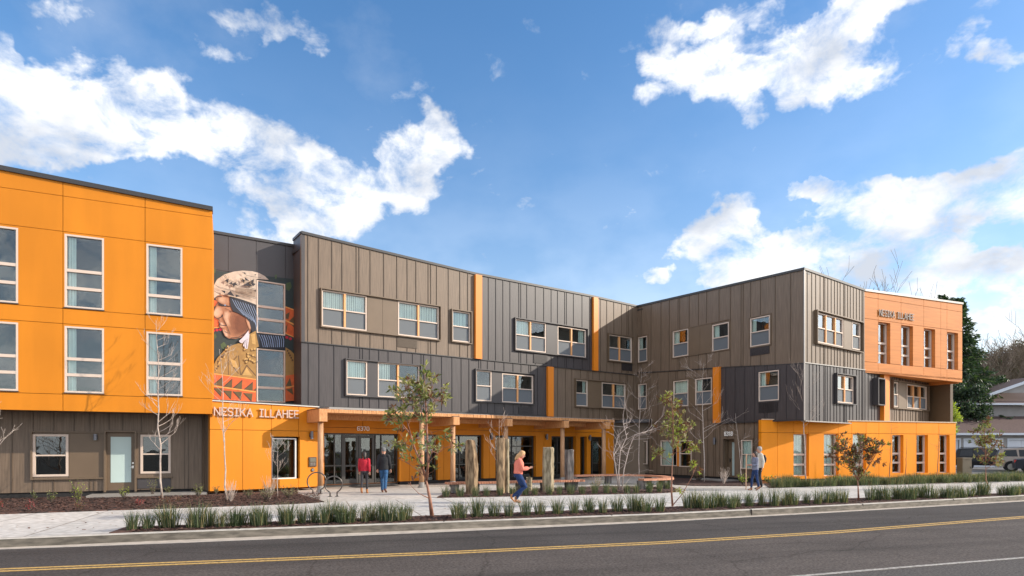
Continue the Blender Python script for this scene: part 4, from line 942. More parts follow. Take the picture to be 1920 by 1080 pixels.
pbk = [G(-700,990), G(0,964), G(320,953), G(547,945), G(620,941), G(819,934), G(1240,925), G(1442,916), G(1650,909.5), G(1920,900), G(2400,882)]
fr_ = off(kerb, .14)
front = [p for p in fr_]
o = poly_sheet('pavement', [tuple(p[:2]) for p in front] + [(120, pbk[-1].y+30)] + [tuple(p[:2]) for p in reversed(pbk)], 0.0, PAVE, .02)
# plaza behind the pavement up to the walls
o = poly_sheet('plaza', [tuple(p[:2]) for p in [G(612,941.5), G(819,934.2), G(1240,925.2), G(1442,916.2), G(1650,909.7), G(1700,907.9)]] + [(20.5,33), (13,31), (8.3,38.2), (7,39.5), (-10,28), (-9.6,25.2)] + [tuple(G(548,936)[:2])], -.004, PLAZA, .02)
# mulch beds (gently mounded)
def bed(pts, z=.035, label=None):
    mb = MB(); c = Vector((sum(p[0] for p in pts)/len(pts), sum(p[1] for p in pts)/len(pts), 0)); n = len(pts)
    mb.prism([(p[0], p[1], -.02) for p in pts], (0, 0, z+.02))
    o = fixn(mb.build('mulch_bed', MULCH)); o['kind'] = 'structure'; return o
strip_b = [(237,989),(420,983),(800,968),(1240,952),(1590,935),(1920,924)]
strip_f = [(p.x, p.y) for p in off([G(*q) for q in [(200,1002),(320,997.5),(800,980),(1240,963.5),(1560,948),(1920,929)]], .15)]
tl = G(203,1001)
bed([strip_f[0]] + strip_f[1:] + [tuple((G(1920,929)+Vector((20,9.6,0)))[:2]), tuple((G(1920,924)+Vector((20,9.6,0)))[:2])] + [tuple(G(*q)[:2]) for q in reversed(strip_b)], .02)
bed([tuple(q[:2]) for q in [G(-500,984), G(0,964.5), G(320,953.5), G(547,945.5), G(608,941.6), G(575,932), G(559,927)]] + [(-8.85,25.3), (-11.3,23), (-12.0,23.4), (-25,17.4)], .03)
bed([tuple(q[:2]) for q in [G(819,933.5), G(1000,930), G(1240,924.8), G(1276,922), G(1262,914), G(1130,912), G(1000,917), G(900,922), G(830,928)]], .03)
bed([tuple(q[:2]) for q in [G(1264,909), G(1300,911), G(1400,911.5), G(1426,910)]] + [(12.2,30.3), (11.5,32.3), (9.3,35.8), (8.8,34.8)], .03)
bed([tuple(q[:2]) for q in [G(1442,915), G(1560,911.2), G(1650,909.2), G(1920,899.2), G(2200,889)]] + [(52,44), (24.6,33.7), (12.3,29.9)], .03)
mb = MB(); a = wG.s_(173); b = wG.s_(395); wG.box(mb, a, b-.1, -.02, .10, 0, 1.1); o = mb.build('door_step', mat('stoop', (.26,.235,.21), .9, var=.1)); o['kind'] = 'structure'
mb = MB(); a = wRl.s_(1320); b = wRl.s_(1385); wRl.box(mb, a, b, -.02, .09, 0, 1.0); o = mb.build('door_step', MATS['stoop']); o['kind'] = 'structure'
mb = MB(); wLow.box(mb, wLow.s_(655), wLow.s_(735), .0, .012, -.1, .9); tag(mb.build('door_mat', mat('mat_dark', (.03,.028,.028), .95, var=.2, scale=30)), 'dark door mat in front of the glazed entrance', 'door mat')

# loose wood chips on the beds and a few fallen leaves on the paving
def litter(name, n, area, mats, L, W_, z, seed, label):
    rn = random.Random(seed); mb = MB()
    for i in range(n):
        p = area(rn)
        if p is None: continue
        a = rn.uniform(0, 6.283); d = Vector((math.cos(a), math.sin(a), rn.uniform(-.3,.3))).normalized(); e = d.cross(Vector((rn.uniform(-.4,.4), rn.uniform(-.4,.4), 1))).normalized()
        l, w = L*rn.uniform(.5,1.3), W_*rn.uniform(.6,1.3); c = Vector((p.x, p.y, z + rn.uniform(.004,.02)))
        mb.add([c-d*l-e*w, c+d*l-e*w, c+d*l+e*w, c-d*l+e*w], [(0,1,2,3)], rn.randrange(len(mats)))
    o = mb.build(name, mats); tag(o, label, 'litter', kind='stuff')
CH1, CH2, CH3 = mat('chip_dark', (.015,.008,.006), .95), mat('chip_brown', (.075,.034,.024), .95), mat('chip_red', (.13,.065,.045), .95)
def on_left(rn):
    px = rn.uniform(-40, 600); t = rn.random(); y0 = 963 - px*.0335; y1 = 936 - px*.018
    return G(px, y1 + (y0-y1)*t + .4)
def on_strip(rn):
    px = rn.uniform(245, 1920); t = rn.random(); f = [(200,1000),(320,996),(800,978.5),(1240,962),(1560,946.5),(1920,928)]; b = [(200,994),(420,984),(800,969),(1240,953),(1590,936),(1920,925)]
    def at(q):
        for a, c in zip(q[:-1], q[1:]):
            if a[0] <= px <= c[0]: return a[1] + (c[1]-a[1])*(px-a[0])/(c[0]-a[0])
    return G(px, at(b) + (at(f)-at(b))*t)
def on_mid(rn):
    px = rn.uniform(830, 1262); return G(px, rn.uniform(922, 932.5 - (px-819)*.0205))
litter('wood_chips', 9000, on_left, [CH1, CH2, CH2, CH3], .045, .014, .03, 1, 'brown wood chips over the left bed')
litter('wood_chips', 9000, on_strip, [CH1, CH2, CH2, CH3], .04, .012, .02, 2, 'brown wood chips along the kerb strip')
litter('wood_chips', 2500, on_mid, [CH1, CH2, CH2, CH3], .045, .014, .03, 3, 'brown wood chips on the plaza bed')
litter('fallen_leaves', 260, lambda rn: (lambda px: G(px, 1002 - px*.036 - rn.uniform(0, 36)*(1-px/2600)))(rn.uniform(20, 1900)), [CH3, mat('dry_leaf', (.22,.13,.06), .9)], .03, .014, .002, 4, 'scattered dry leaves on the pavement')
# ------------------------------------------------------------------ grass-like clumps
def clump_mesh(seed, n=125, h=.54, sp=.13, mats=(RUSH, RUSH2, RUSH3), stiff=1.):
    rn = random.Random(seed); mb = MB()
    for i in range(n):
        a = rn.uniform(0, 2*math.pi); r0 = sp * math.sqrt(rn.random()); L = h * rn.uniform(.55, 1.08); lean = rn.uniform(.06, .50) * (r0/sp + .25) / stiff
        b = Vector((r0*math.cos(a), r0*math.sin(a), 0)); dr = Vector((math.cos(a+rn.uniform(-.5,.5)), math.sin(a+rn.uniform(-.5,.5)), 0))
        tip = b + dr * (L*lean) + Vector((0,0,L*(1-lean*.3))); mid = b + dr * (L*lean*.35) + Vector((0,0,L*.55))
        ww = rn.uniform(.0032, .0062); sd_ = Vector((-dr.y, dr.x, 0)).lerp(Vector((rn.uniform(-1,1), rn.uniform(-1,1), 0)), .5).normalized() * ww
        mi = rn.choices((0,1,2), (.52,.34,.14))[0]
        mb.add([b-sd_, b+sd_, mid+sd_*.9, mid-sd_*.9, tip], [(0,1,2,3),(3,2,4)], mi)
    return mb
CL = []
def clump_proto(seed, **k):
    o = clump_mesh(seed, **k).build('rush_clump', [RUSH, RUSH2, RUSH3]); return o
def proto_hidden(o): col.objects.unlink(o)
protos = [clump_proto(i+1) for i in range(5)]; big = [clump_proto(i+40, n=130, h=.50, sp=.18) for i in range(3)]
def pplace(plist, p, rn, label, group, s=1.):
    src = rn.choice(plist); o = src.copy(); col.objects.link(o); o.location = p
    k = s*rn.uniform(.85,1.15); o.scale = (k*rn.uniform(.8,1.15), k*rn.uniform(.8,1.15), k*rn.uniform(.85,1.12)); o.rotation_euler = (0,0,rn.uniform(0,6.3)); tag(o, label, 'grass clump', group); return o
rn = random.Random(99)
k1 = [248,277,310,322,362,371,393,414,440,452,477,486,500,534,541,567,587,607,619,636,645,655,682,697,717,728,752,763]
k2 = [856,864,895,927,954,985,1012,1045,1077,1104,1130,1157,1187,1199,1210,1237]
k3 = [1291,1307,1320,1334,1350,1356,1372,1382,1404,1429,1451,1470,1479,1487,1511,1532,1551,1567,1582]
k4 = [1631,1647,1662,1681,1684,1698,1708,1716,1728,1740,1753,1768,1776,1784,1794,1806,1820,1838,1847,1876,1889,1896,1905,1915]
def stripy(px):
    pts = [(200,996),(320,991),(800,975),(1240,958),(1560,943),(1920,927)]
    for a, b in zip(pts[:-1], pts[1:]):
        if a[0] <= px <= b[0]: return a[1] + (b[1]-a[1])*(px-a[0])/(b[0]-a[0])
    return 927
def where(px):
    for lim, t in ((350, 'in front of the brown wall with the frosted door'), (480, 'in front of the NESIKA ILLAHEE sign'), (600, 'in front of the orange box window'), (800, 'in front of the glazed entrance'),
                   (960, 'just right of the tallest leafy tree'), (1080, 'in front of the walking woman and pale stone'), (1260, 'in front of the curved bench'), (1400, 'in front of the 6318 door'),
                   (1500, 'in front of the couple with the staff'), (1600, 'just left of the low copper leaved tree'), (1720, 'just right of the low copper leaved tree'), (1842, 'left of the tree by the parked cars')):
        if px < lim: return t
    return 'at the far right past the last leafy tree'
for ks in (k1, k2, k3, k4):
    for px in ks: pplace(protos, G(px, stripy(px)-rn.uniform(-1.0,3.0), .02), rn, 'dark rush clump by the kerb ' + where(px), 'rush clumps along the kerb')
for px in [836,863,891,912,938,961,985,1003,1030,1049,1070,1091,1115,1137,1152,1176,1193,1217,1236,1219,1237,1251]:
    y = 931 - (px-836)*.021; 
    if px in (1219,1237,1251): y -= 6
    pplace(protos, G(px, y, .03), rn, 'small grey green rush clump in the plaza bed ' + ('around the standing stones' if px < 1085 else 'around the white multi-stem tree' if px < 1200 else 'before the end of the curved bench'), 'rush clumps in the plaza bed', .82)
for px in range(1452, 1925, 7):
    for row in range(2 if px < 1650 or px > 1690 else 1):
        if px < 1500 or px > 1545 or row == 0:
            y = 913.5 - (px-1452)*.0255 - row*5.5 + rn.uniform(-.8,.8)
            for lim, t in ((1540, 'below the blinds at the left of the right orange box'), (1640, 'behind the low copper leaved tree'), (1720, 'below the first dark window of the right orange box'), (1800, 'below the last windows of the right orange box'), (1850, 'beside the tan utility cabinet'), (2000, 'in front of the parked tan suv')):
                if px < lim: break
            lb = ('front' if row == 0 else 'back') + ' row rush clump ' + t
            pplace(big, G(px + rn.uniform(-2,2), y, .03), rn, lb, 'rush clumps in the right bed', .95)
for o in protos + big: bpy.data.objects.remove(o)

# ------------------------------------------------------------------ leafy and bare plants
def rdir(rn): 
    z = rn.uniform(-1,1); a = rn.uniform(0,6.283); r = math.sqrt(1-z*z); return Vector((r*math.cos(a), r*math.sin(a), z))
def grow(mb, p, d, L, r, depth, rn, tips, up=.25, spread=.55, nseg=4, kids=(2,4), wob=.12, shrink=.62, seg=5, minr=.0028):
    pts = [p]; rad = [r]; q = p.copy(); dd = d.normalized()
    for i in range(nseg):
        dd = (dd + rdir(rn)*wob + Vector((0,0,up*.12))).normalized(); q = q + dd*(L/nseg); pts.append(q.copy()); rad.append(max(minr, r*(1-(i+1)/nseg*.55)))
    mb.tube(pts, rad, seg if depth > 1 else 4, 0)
    if depth <= 0: tips.append((pts[-1], dd)); return
    n = rn.randint(*kids)
    for k in range(n):
        f = rn.uniform(.35, 1.0) if k else 1.0; i = min(nseg-1, int(f*nseg)); pp = pts[i].lerp(pts[i+1], f*nseg-i if f*nseg-i <= 1 else 1)
        ax = rdir(rn); nd = (dd*(1-spread*.6) + (ax - dd*ax.dot(dd)).normalized()*spread*rn.uniform(.7,1.2) + Vector((0,0,up))).normalized()
        grow(mb, pp, nd, L*shrink*rn.uniform(.75,1.15), max(minr, rad[i]*.62), depth-1, rn, tips, up, spread, max(2,nseg-1), kids, wob, shrink, seg, minr)
def leaf(mb, p, d, L, W_, rn, mi):
    d = d.normalized(); s_ = d.cross(rdir(rn))
    if s_.length < .01: return
    s_.normalize(); n = s_.cross(d); m = p + d*(L*.5) + n*(L*.06); t = p + d*L - n*(L*.05)
    mb.add([p, m - s_*W_, t, m + s_*W_], [(0,1,2),(0,2,3)], mi)
def bare_tree(px, py, top, name, label, seed, depthn=3, r=.03, lean=0., crown=.35, bark=None, zb=.03, kids=(2,4), spread=.5, twigs=None, side=10, L0=None, up=.3, tall=True, sideL=.32):
    rn = random.Random(seed); b = G(px, py, zb); b.z = zb; H = (py-top)/F*b.y
    r_ = thing(name, label, 'tree', b, None)
    tr = MB(); pts = []; rad = []; n = 10; q = b.copy(); x = 0
    for i in range(n+1):
        t = i/n; x += rn.uniform(-.012,.012)*H*.5
        pts.append(b + Vector((lean*H*t + x*(1 if i else 0), rn.uniform(-.01,.01)*H, H*t))); rad.append(max(.004, r*(1-t*.85)))
    tr.tube(pts, rad, 8); tr.build('trunk', bark or BARKW, r_, smooth=True)
    br = MB(); tips = []
    for k in range(side):
        t = crown + (1-crown)*(k+rn.random()*.6)/side; t = min(.98, t); i = int(t*n); pp = pts[i].lerp(pts[min(i+1,n)], t*n-i)
        a = rn.uniform(0, 6.283); dv = Vector((math.cos(a), math.sin(a), rn.uniform(.3,.9)))
        grow(br, pp, dv, H*sideL*(1-t*.55)*rn.uniform(.6,1.1), max(.004, rad[i]*.5), depthn-1, rn, tips, up=up, spread=spread, nseg=3, kids=kids, minr=.0026)
    br.build('branches', bark or BARKW, r_); return r_, tips
bare_tree(303,935,600,'bare_tree','tall slender white barked bare tree in front of the brown wall and frosted door',1,3,.036,-.03,.25,side=22,sideL=.15,up=.6,spread=.38,bark=BARKP)
bare_tree(424,938,655,'bare_tree','thin bare birch leaning left in front of the low orange box sign',2,3,.030,-.05,.35,side=10,sideL=.2,up=.55,bark=BARKP)
bare_tree(-22,952,770,'bare_tree','pale bare tree whose branches reach in at the left edge',3,4,.045,.02,.25,side=14,sideL=.55,kids=(2,3))
bare_tree(521,930,828,'bare_sapling','short bare sapling in front of the big window of the orange box',4,3,.016,0,.35,side=8,sideL=.4,bark=BARKP,up=.6)
bare_tree(934,925,786,'bare_tree','thin bare tree between the standing stones',5,3,.022,.01,.3,side=9,sideL=.3,bark=BARKP,up=.6)
bare_tree(1197,905,690,'bare_tree','tall thin bare tree behind the white multi-stem tree',6,3,.026,.03,.4,side=12,sideL=.26,bark=BARKP)
bare_tree(1320,903,680,'bare_tree','tall thin bare tree in front of the brown wall near the 6318 door',7,3,.03,.01,.3,side=15,sideL=.26)
bare_tree(1392,906,775,'bare_tree','thin leaning bare tree just left of the street level window by 6318',8,2,.02,-.08,.45,side=6,sideL=.3)
bare_tree(1512,908,700,'bare_tree','bare tree with upright twigs in front of the charcoal corner',9,3,.034,-.03,.5,side=12,sideL=.28,bark=BARKP,up=.7)
for i, (px, tp, lb) in enumerate(((1667,795,'crooked leafless stem left of the first dark window of the orange box'),(1698,820,'short leafless stem right of the first dark window of the orange box'),(1757,800,'leafless stem between the last two windows of the orange box'))):
    bare_tree(px, 904-i, tp, 'bare_sapling', lb, 20+i, 2, .022, .03, .5, side=5, sideL=.16, bark=BARKR, kids=(1,2))
# white multi-stem tree on the plaza bed
def multi_stem():
    b = G(1162,919,.03); b.z = .03; rn = random.Random(77); r_ = thing('bare_tree', 'white multi-stem bare tree with tangled branches in the plaza bed', 'tree', b)
    S = [[(1160,919),(1155,880),(1150,850),(1160,815),(1178,800)], [(1166,919),(1170,880),(1180,840),(1190,815),(1222,806)], [(1162,919),(1160,885),(1163,845),(1175,820),(1168,790)]]
    tr = MB(); br = MB(); tips = []; Y0 = b.y
    for j, pl in enumerate(S):
        pts = [P(x, y, Y0 + (j-1)*.12*i + rn.uniform(-.05,.05)) for i, (x, y) in enumerate(pl)]; pts[0].z = .03
        tr.tube(pts, [.024-.0038*i for i in range(len(pts))], 8)
        for i in range(1, len(pts)):
            for k in range(4 if i > 1 else 1):
                pp = pts[i-1].lerp(pts[i], rn.random()); dv = Vector((rn.uniform(-1,1), rn.uniform(-1,1), rn.uniform(.0,.9)))
                grow(br, pp, dv, rn.uniform(.45,.95), .009, 2, rn, tips, up=.1, spread=.6, nseg=4, kids=(1,2), wob=.2)
    tr.build('trunk', mat('bark_white', (.44,.36,.32), .8), r_, smooth=True); br.build('branches', MATS['bark_white'], r_)
multi_stem()
def leafy_tree(name, label, S, Y0, seed, r0, leafmats, wts, L=.13, per=9, dens=None, twig=.35, bark=BARKR, ntw=5, base=None):
    rn = random.Random(seed); b = base; r_ = thing(name, label, 'tree', b); tr = MB(); lf = MB(); br = MB()
    for j, (pl, ra) in enumerate(S):
        pts = [P(x, y, Y0 + dy) for x, y, dy in pl]
        if j == 0: pts[0].z = b.z
        tr.tube(pts, [max(.004, ra*(1-.75*i/(len(pts)-1))) for i in range(len(pts))], 8)
        if j == 0: continue
        for i in range(1, len(pts)):
            nn = dens[j][i-1] if dens else ntw
            for k in range(nn):
                pp = pts[i-1].lerp(pts[i], rn.random()); dv = Vector((rn.uniform(-1,1), rn.uniform(-1,1), rn.uniform(-.1,1.1))).normalized(); tips = []
                grow(br, pp, dv, twig*rn.uniform(.5,1.2), .006, 1, rn, tips, up=.2, spread=.6, nseg=3, kids=(1,3), wob=.15)
                for t, d in tips:
                    mi = rn.choices(range(len(wts)), wts)[0]
                    for q in range(per):
                        dd = (d*.6 + rdir(rn)*.9 + Vector((0,0,-.1))).normalized()
                        m2 = mi if rn.random() < .6 else rn.choices(range(len(wts)), wts)[0]
                        leaf(lf, t - d*rn.uniform(0,.08), dd, L*rn.uniform(.7,1.2), L*.17, rn, m2)
    tr.build('trunk', bark, r_, smooth=True)
    if br.v: br.build('branches', bark, r_)
    lf.build('crown', leafmats, r_); return r_
b = G(810,968,.02); Y = b.y
leafy_tree('leafy_tree', 'tall young tree with reddish trunk and olive leaves in the kerb strip by the entrance',
  [([(810,968,0),(806,935,0),(800,905,0),(797,893,0)], .055),
   ([(797,893,0),(790,868,.1),(778,842,.15),(770,815,.2),(752,792,.3),(735,782,.35)], .034),
   ([(800,900,0),(803,865,-.1),(801,820,-.1),(799,770,-.15),(797,735,-.1),(796,712,0)], .036),
   ([(770,815,.2),(762,785,.1),(757,755,.1),(752,738,.1)], .018), ([(799,775,-.15),(815,750,-.3),(832,752,-.4)], .014), ([(801,800,-.1),(785,760,-.3),(775,735,-.35)], .016),
   ([(778,842,.15),(760,832,.3),(745,828,.4)], .012), ([(801,870,-.1),(820,850,-.2),(832,838,-.2)], .010), ([(797,893,0),(770,872,.2),(745,858,.3)], .009), ([(806,935,0),(785,925,-.2),(765,905,-.3)], .014), ([(803,862,0),(815,835,.2),(818,815,.2)], .01)],
  Y, 11, .05, [LG, LY, LP, LC], (.22,.36,.30,.12), L=.17, per=6, twig=.30,
  dens=[None,[0,1,1,3,7],[0,0,2,7,11],[3,7,8],[5,8],[6,8],[3,5],[2,4],[3,6],[0,1],[2,4]], base=b)
b = G(1261,949,.02)
leafy_tree('leafy_tree', 'young tree with yellow green leaves on top and copper leaves below near the curved bench',
  [([(1261,949,0),(1259,920,0),(1260,880,0),(1262,850,0)], .034), ([(1262,850,0),(1262,820,0),(1262,790,0),(1260,760,0),(1258,742,0)], .024),
   ([(1261,948,0),(1280,925,.1),(1298,893,.2),(1308,868,.2)], .016), ([(1262,840,0),(1245,815,.1),(1238,800,.1)], .010), ([(1262,835,0),(1285,812,-.1),(1298,800,-.1)], .010), ([(1260,870,0),(1240,855,.2),(1232,852,.2)], .008), ([(1262,850,0),(1285,845,-.2),(1300,842,-.2)], .010)],
  b.y, 12, .03, [LY, LYG, LC, LP], (.36,.16,.28,.20), L=.14, per=7, twig=.22, dens=[None,[3,9,11,11],[0,2,5],[4,6],[4,6],[2,4],[4,6]], base=b)
b = G(1610,938,.02)
leafy_tree('leafy_tree', 'low bushy young tree with dense copper brown leaves and green tips in the kerb strip',
  [([(1610,938,0),(1609,915,0),(1608,900,0)], .034), ([(1608,900,0),(1600,885,.1),(1590,865,.15),(1578,845,.2),(1572,835,.2)], .020), ([(1608,900,0),(1611,875,0),(1612,850,0),(1614,830,0)], .020),
   ([(1609,900,0),(1625,880,-.1),(1640,855,-.2),(1650,835,-.2)], .018), ([(1600,885,.1),(1582,875,.3),(1570,868,.3)], .010)],
  b.y, 13, .03, [LC, LY, LG, LP], (.56,.16,.14,.14), L=.13, per=10, twig=.26, dens=[None,[3,7,11,10],[3,10,11],[3,10,10],[5,6]], base=b)
b = G(1855,918,.02)
leafy_tree('leafy_tree', 'young tree with green upper leaves and copper lower leaves by the parked cars',
  [([(1855,918,0),(1849,900,0),(1848,870,0)], .034), ([(1848,870,0),(1848,840,0),(1846,812,0),(1845,790,0)], .022), ([(1848,862,0),(1862,840,.1),(1872,822,.1)], .012), ([(1848,850,0),(1832,832,.1),(1826,818,.1)], .010), ([(1848,880,0),(1862,870,-.1),(1868,868,-.1)], .010)],
  b.y, 14, .03, [LY, LC, LG, LP], (.34,.32,.22,.12), L=.15, per=9, twig=.28, dens=[None,[6,9,10],[5,7],[5,7],[4,6]], base=b)

def shrub(px, py, w_, h_, label, seed, mats, wts, name='shrub', n=26, L=.06, bark=BARKD, nl=6, z=.03):
    rn = random.Random(seed); b = G(px, py, z); b.z = z; r_ = thing(name, label, 'shrub', b); tr = MB(); lf = MB(); W0 = w_/F*b.y/2; H = h_/F*b.y
    for k in range(n):
        a = rn.uniform(0,6.283); rr = W0*math.sqrt(rn.random()); tip = b + Vector((rr*math.cos(a), rr*math.sin(a)*.8, H*rn.uniform(.45,1.0))); m = b.lerp(tip, .5) + rdir(rn)*H*.06
        tr.tube([b + Vector((math.cos(a)*.02, math.sin(a)*.02, 0)), m, tip], [.006,.0045,.003], 4)
        for j in range(nl):
            f = rn.uniform(.35,1.0); p = b.lerp(tip, f) + rdir(rn)*.01; leaf(lf, p, rdir(rn)+Vector((0,0,.5)), L*rn.uniform(.6,1.2), L*.28, rn, rn.choices(range(len(wts)), wts)[0])
    tr.build('stems', bark, r_)
    if lf.v: lf.build('foliage', mats, r_)
sg = [
 (148,945,38,48,'tall yellow green shrub in the left mulch bed below the first brown window',(.2,.8,0),LYG,30), (96,942,22,26,'small upright green shrub near the left end of the mulch bed',(.7,.3,0),LY,22), (64,938,16,18,'tiny green shrub farthest left beside the brown wall',(.8,.2,0),LY,14),
 (55,958,20,22,'low red leaved plant at the front left of the mulch bed',(0,0,1),LR,10), (2,952,18,16,'low reddish plant at the very left edge of the bed',(.3,0,.7),LR,10), (150,957,26,20,'low bronze twiggy plant below the tall yellow green shrub',(.1,.1,.8),LC,16),
 (232,934,26,26,'bright yellow green shrub in front of the frosted glass door',(.2,.8,0),LYG,22), (285,930,26,36,'sparse twiggy green shrub left of the white barked tree',(.6,.4,0),LY,14), (316,927,18,16,'little green plant right of the white barked tree',(.6,.4,0),LY,14), (372,932,26,26,'rounded olive shrub near the corner of the orange box',(.5,.5,0),LY,26),
 (262,951,18,16,'low pinkish red plant near the pavement under the frosted door',(0,.1,.9),LR,12), (312,949,32,20,'low russet twiggy plant in front of the white barked tree',(.1,.1,.8),LC,18), (334,942,16,12,'small russet plant right of the white barked tree',(.1,.2,.7),LC,10),
 (405,927,14,18,'small dark green plant at the foot of the orange box corner',(.9,.1,0),LY,12), (466,934,24,20,'rounded tan green shrub in front of the orange box',(.3,.7,0),LP,24), (542,934,38,26,'spreading straw coloured shrub at the right end of the left bed',(.2,.8,0),LP,36), (501,938,34,30,'straw coloured twiggy shrub below the orange box window',(.1,.9,0),LP,30)]
for i, (px, py, w_, h_, lb, wt, m2, n) in enumerate(sg): shrub(px, py, w_, h_, lb, 200+i, [LG, m2, LR if m2 is not LC else LC], wt, n=n, L=.05)
shrub(433,940,30,42,'leafless pinkish twiggy shrub in front of the orange box sign wall',301,[LP],(1,),n=34,nl=0,bark=BARKP); shrub(505,936,34,46,'taller leafless twiggy shrub at the left of the orange box window',302,[LP],(1,),n=40,nl=0,bark=BARKP)
shrub(1357,907,24,32,'leafless pale twiggy shrub beside the 6318 door step',303,[LP],(1,),n=44,nl=0,bark=BARKW); shrub(1393,909,24,24,'pale yellow green shrub below the window right of the 6318 door',304,[LG,LYG],(.3,.7),n=24,L=.09)
shrub(1120,916,34,30,'loose straw coloured plant in the plaza bed',305,[LP,LG],(.7,.3),n=28,nl=4,bark=BARKP); shrub(1310,902,40,24,'low dark twiggy shrub beside the curved bench',306,[LC,LG],(.6,.4),n=40,L=.06); shrub(1443,907,26,16,'low bright green plant at the corner of the right orange box',307,[LYG,LG],(.7,.3),n=24,L=.08)
shrub(1570,905,26,16,'small bright green plant below the windows of the right orange box',308,[LYG,LG],(.7,.3),n=24,L=.08)

# ------------------------------------------------------------------ standing stones
def stone(px0, px1, ytop, ybase, m, label, seed, prof=None, notch=0.):
    rn = random.Random(seed); b = G((px0+px1)/2, ybase, .03); Y = b.y; W_ = (px1-px0)/F*Y; H = (ybase-ytop)/F*Y; mb = MB(); ns = 9; nr = 14
    ang0 = [2*math.pi*k/6 + rn.uniform(-.25,.25) for k in range(6)]; base = [(math.cos(a)*W_/2*rn.uniform(.9,1.05), math.sin(a)*W_/2*rn.uniform(.8,1.0)) for a in ang0]
    ring = []
    for k in range(6):
        a, c = base[k], base[(k+1)%6]; ring += [a, ((a[0]*.6+c[0]*.4), (a[1]*.6+c[1]*.4))]
    n = len(ring)
    for i in range(nr):
        t = i/(nr-1); s_ = 1.0 + (prof(t) if prof else 0)
        for k, (x, y) in enumerate(ring):
            j = rn.uniform(-.013,.013); z = H*t - (0 if i < nr-1 else rn.uniform(0,.05))
            mb.v.append((b.x + x*s_ + j + (notch*max(0, t-.55) if x > 0 else 0), b.y + y*s_ + j, b.z - (.05 if i == 0 else 0) + z))
    for i in range(nr-1):
        for k in range(n): mb.f.append([i*n+k, i*n+(k+1)%n, (i+1)*n+(k+1)%n, (i+1)*n+k]); mb.m.append(0)
    mb.f.append([(nr-1)*n+k for k in range(n)]); mb.m.append(0)
    o = mb.build('standing_stone', m, origin=b); tag(o, label, 'standing stone', 'standing stones on the plaza'); return o
stone(873,896,824,926,STONE,'tall brown standing stone with a bulging right side, leftmost of the stones',1, prof=lambda t: .10*math.sin(t*2.6)-.06*t, notch=-.22)
stone(930,947,820,925,STONE,'dark brown grooved standing stone standing left of a paler grey one',2)
stone(946,955.5,822,924,STONEG,'slim pale grey standing stone right beside the dark brown grooved one',3)
stone(1016,1038.5,838,922,STONEG,'broad pale standing stone with a rounded top right of the walking woman',4, prof=lambda t: -.05*t)
stone(1058,1077,842,918,STONED,'dark grey split standing stone, rightmost of the stones',5)
stone(987,998,894,921,STONEG,'short stone block beside the walking woman',6)
# ------------------------------------------------------------------ benches
def plank_bench(name, label, path, wdt, z0, z1, legs, lm=STONED):
    pts = [Vector((p[0], p[1], 0)) for p in path]; r_ = thing(name, label, 'bench', pts[0])
    A = off(pts, -wdt/2); Bq = off(pts, wdt/2); mb = MB(); 
    for i in range(len(pts)-1):
        for a, b, c, d in ((A[i], A[i+1], Bq[i+1], Bq[i]),):
            # end-grain blocks side by side
            n = max(1, int((a-b).length/.11))
            for k in range(n):
                t0, t1 = k/n+.004, (k+1)/n-.004; q = [a.lerp(b,t0), a.lerp(b,t1), d.lerp(c,t1), d.lerp(c,t0)]; h = random.uniform(-.004,.004)
                mb.hexa([(p.x,p.y,z0) for p in q] + [(p.x,p.y,z1+h) for p in q])
    mb.build('seat', WOODB, r_)
    for (x, y) in legs:
        mb = MB(); mb.tube([(x,y,-.02),(x+.01,y,z0*.5),(x,y+.01,z0+.005)], [(.19,.15),(.175,.14),(.185,.15)], 7); mb.build('leg', lm, r_)
yb = 919
p0, p1 = G(836,926), G(1093,919)
plank_bench('bench', 'straight timber plank bench on stone blocks behind the standing stones', [p0, p0.lerp(p1,.5), p1], .42, .36, .44, [tuple(p0.lerp(p1,f)[:2]) for f in (.06,.2,.52,.7,.93)])
cv = []
for px, py in ((1076,908.5),(1100,907.6),(1140,906.8),(1180,907.0),(1215,908.2),(1240,910.3),(1253,913.0),(1254,915.2),(1243,916.6),(1222,917.6),(1202,918.2)): cv.append(G(px, py))
plank_bench('bench', 'long curved timber bench sweeping round the plaza', cv, .45, .38, .46, [tuple(cv[i][:2]) for i in (0,2,4,6,8,10)])
# ------------------------------------------------------------------ bike racks
def rack(px, py, w_, label, rot):
    b = G(px, py, 0); R0 = w_/F*b.y/2; r_ = thing('bike_rack', label, 'bike rack', b, 'hoop bike racks by the entrance'); mb = MB(); pts = []
    gapa = .42; cz = .16 + R0*math.cos(gapa)
    for k in range(41):
        t = -math.pi/2 + gapa + (2*math.pi-2*gapa)*k/40; x = R0*math.cos(t); z = cz + R0*math.sin(t); pts.append(b + Vector((x*math.cos(rot), x*math.sin(rot), z)))
    pts = [Vector((pts[0].x, pts[0].y, .012))] + pts + [Vector((pts[-1].x, pts[-1].y, .012))]
    mb.tube(pts, .024, 10); mb.build('hoop', STEEL, r_, smooth=True)
    for q in (pts[0], pts[-1]):
        mb = MB(); mb.tube([(q.x,q.y,0.001),(q.x,q.y,.014)], .075, 12); mb.build('foot_plate', STEEL, r_)
rack(594,926,34,'dark steel hoop bike rack nearer the orange box wall',R(20)); rack(625.5,931,31,'dark steel hoop bike rack nearer the glazed entrance',R(20))

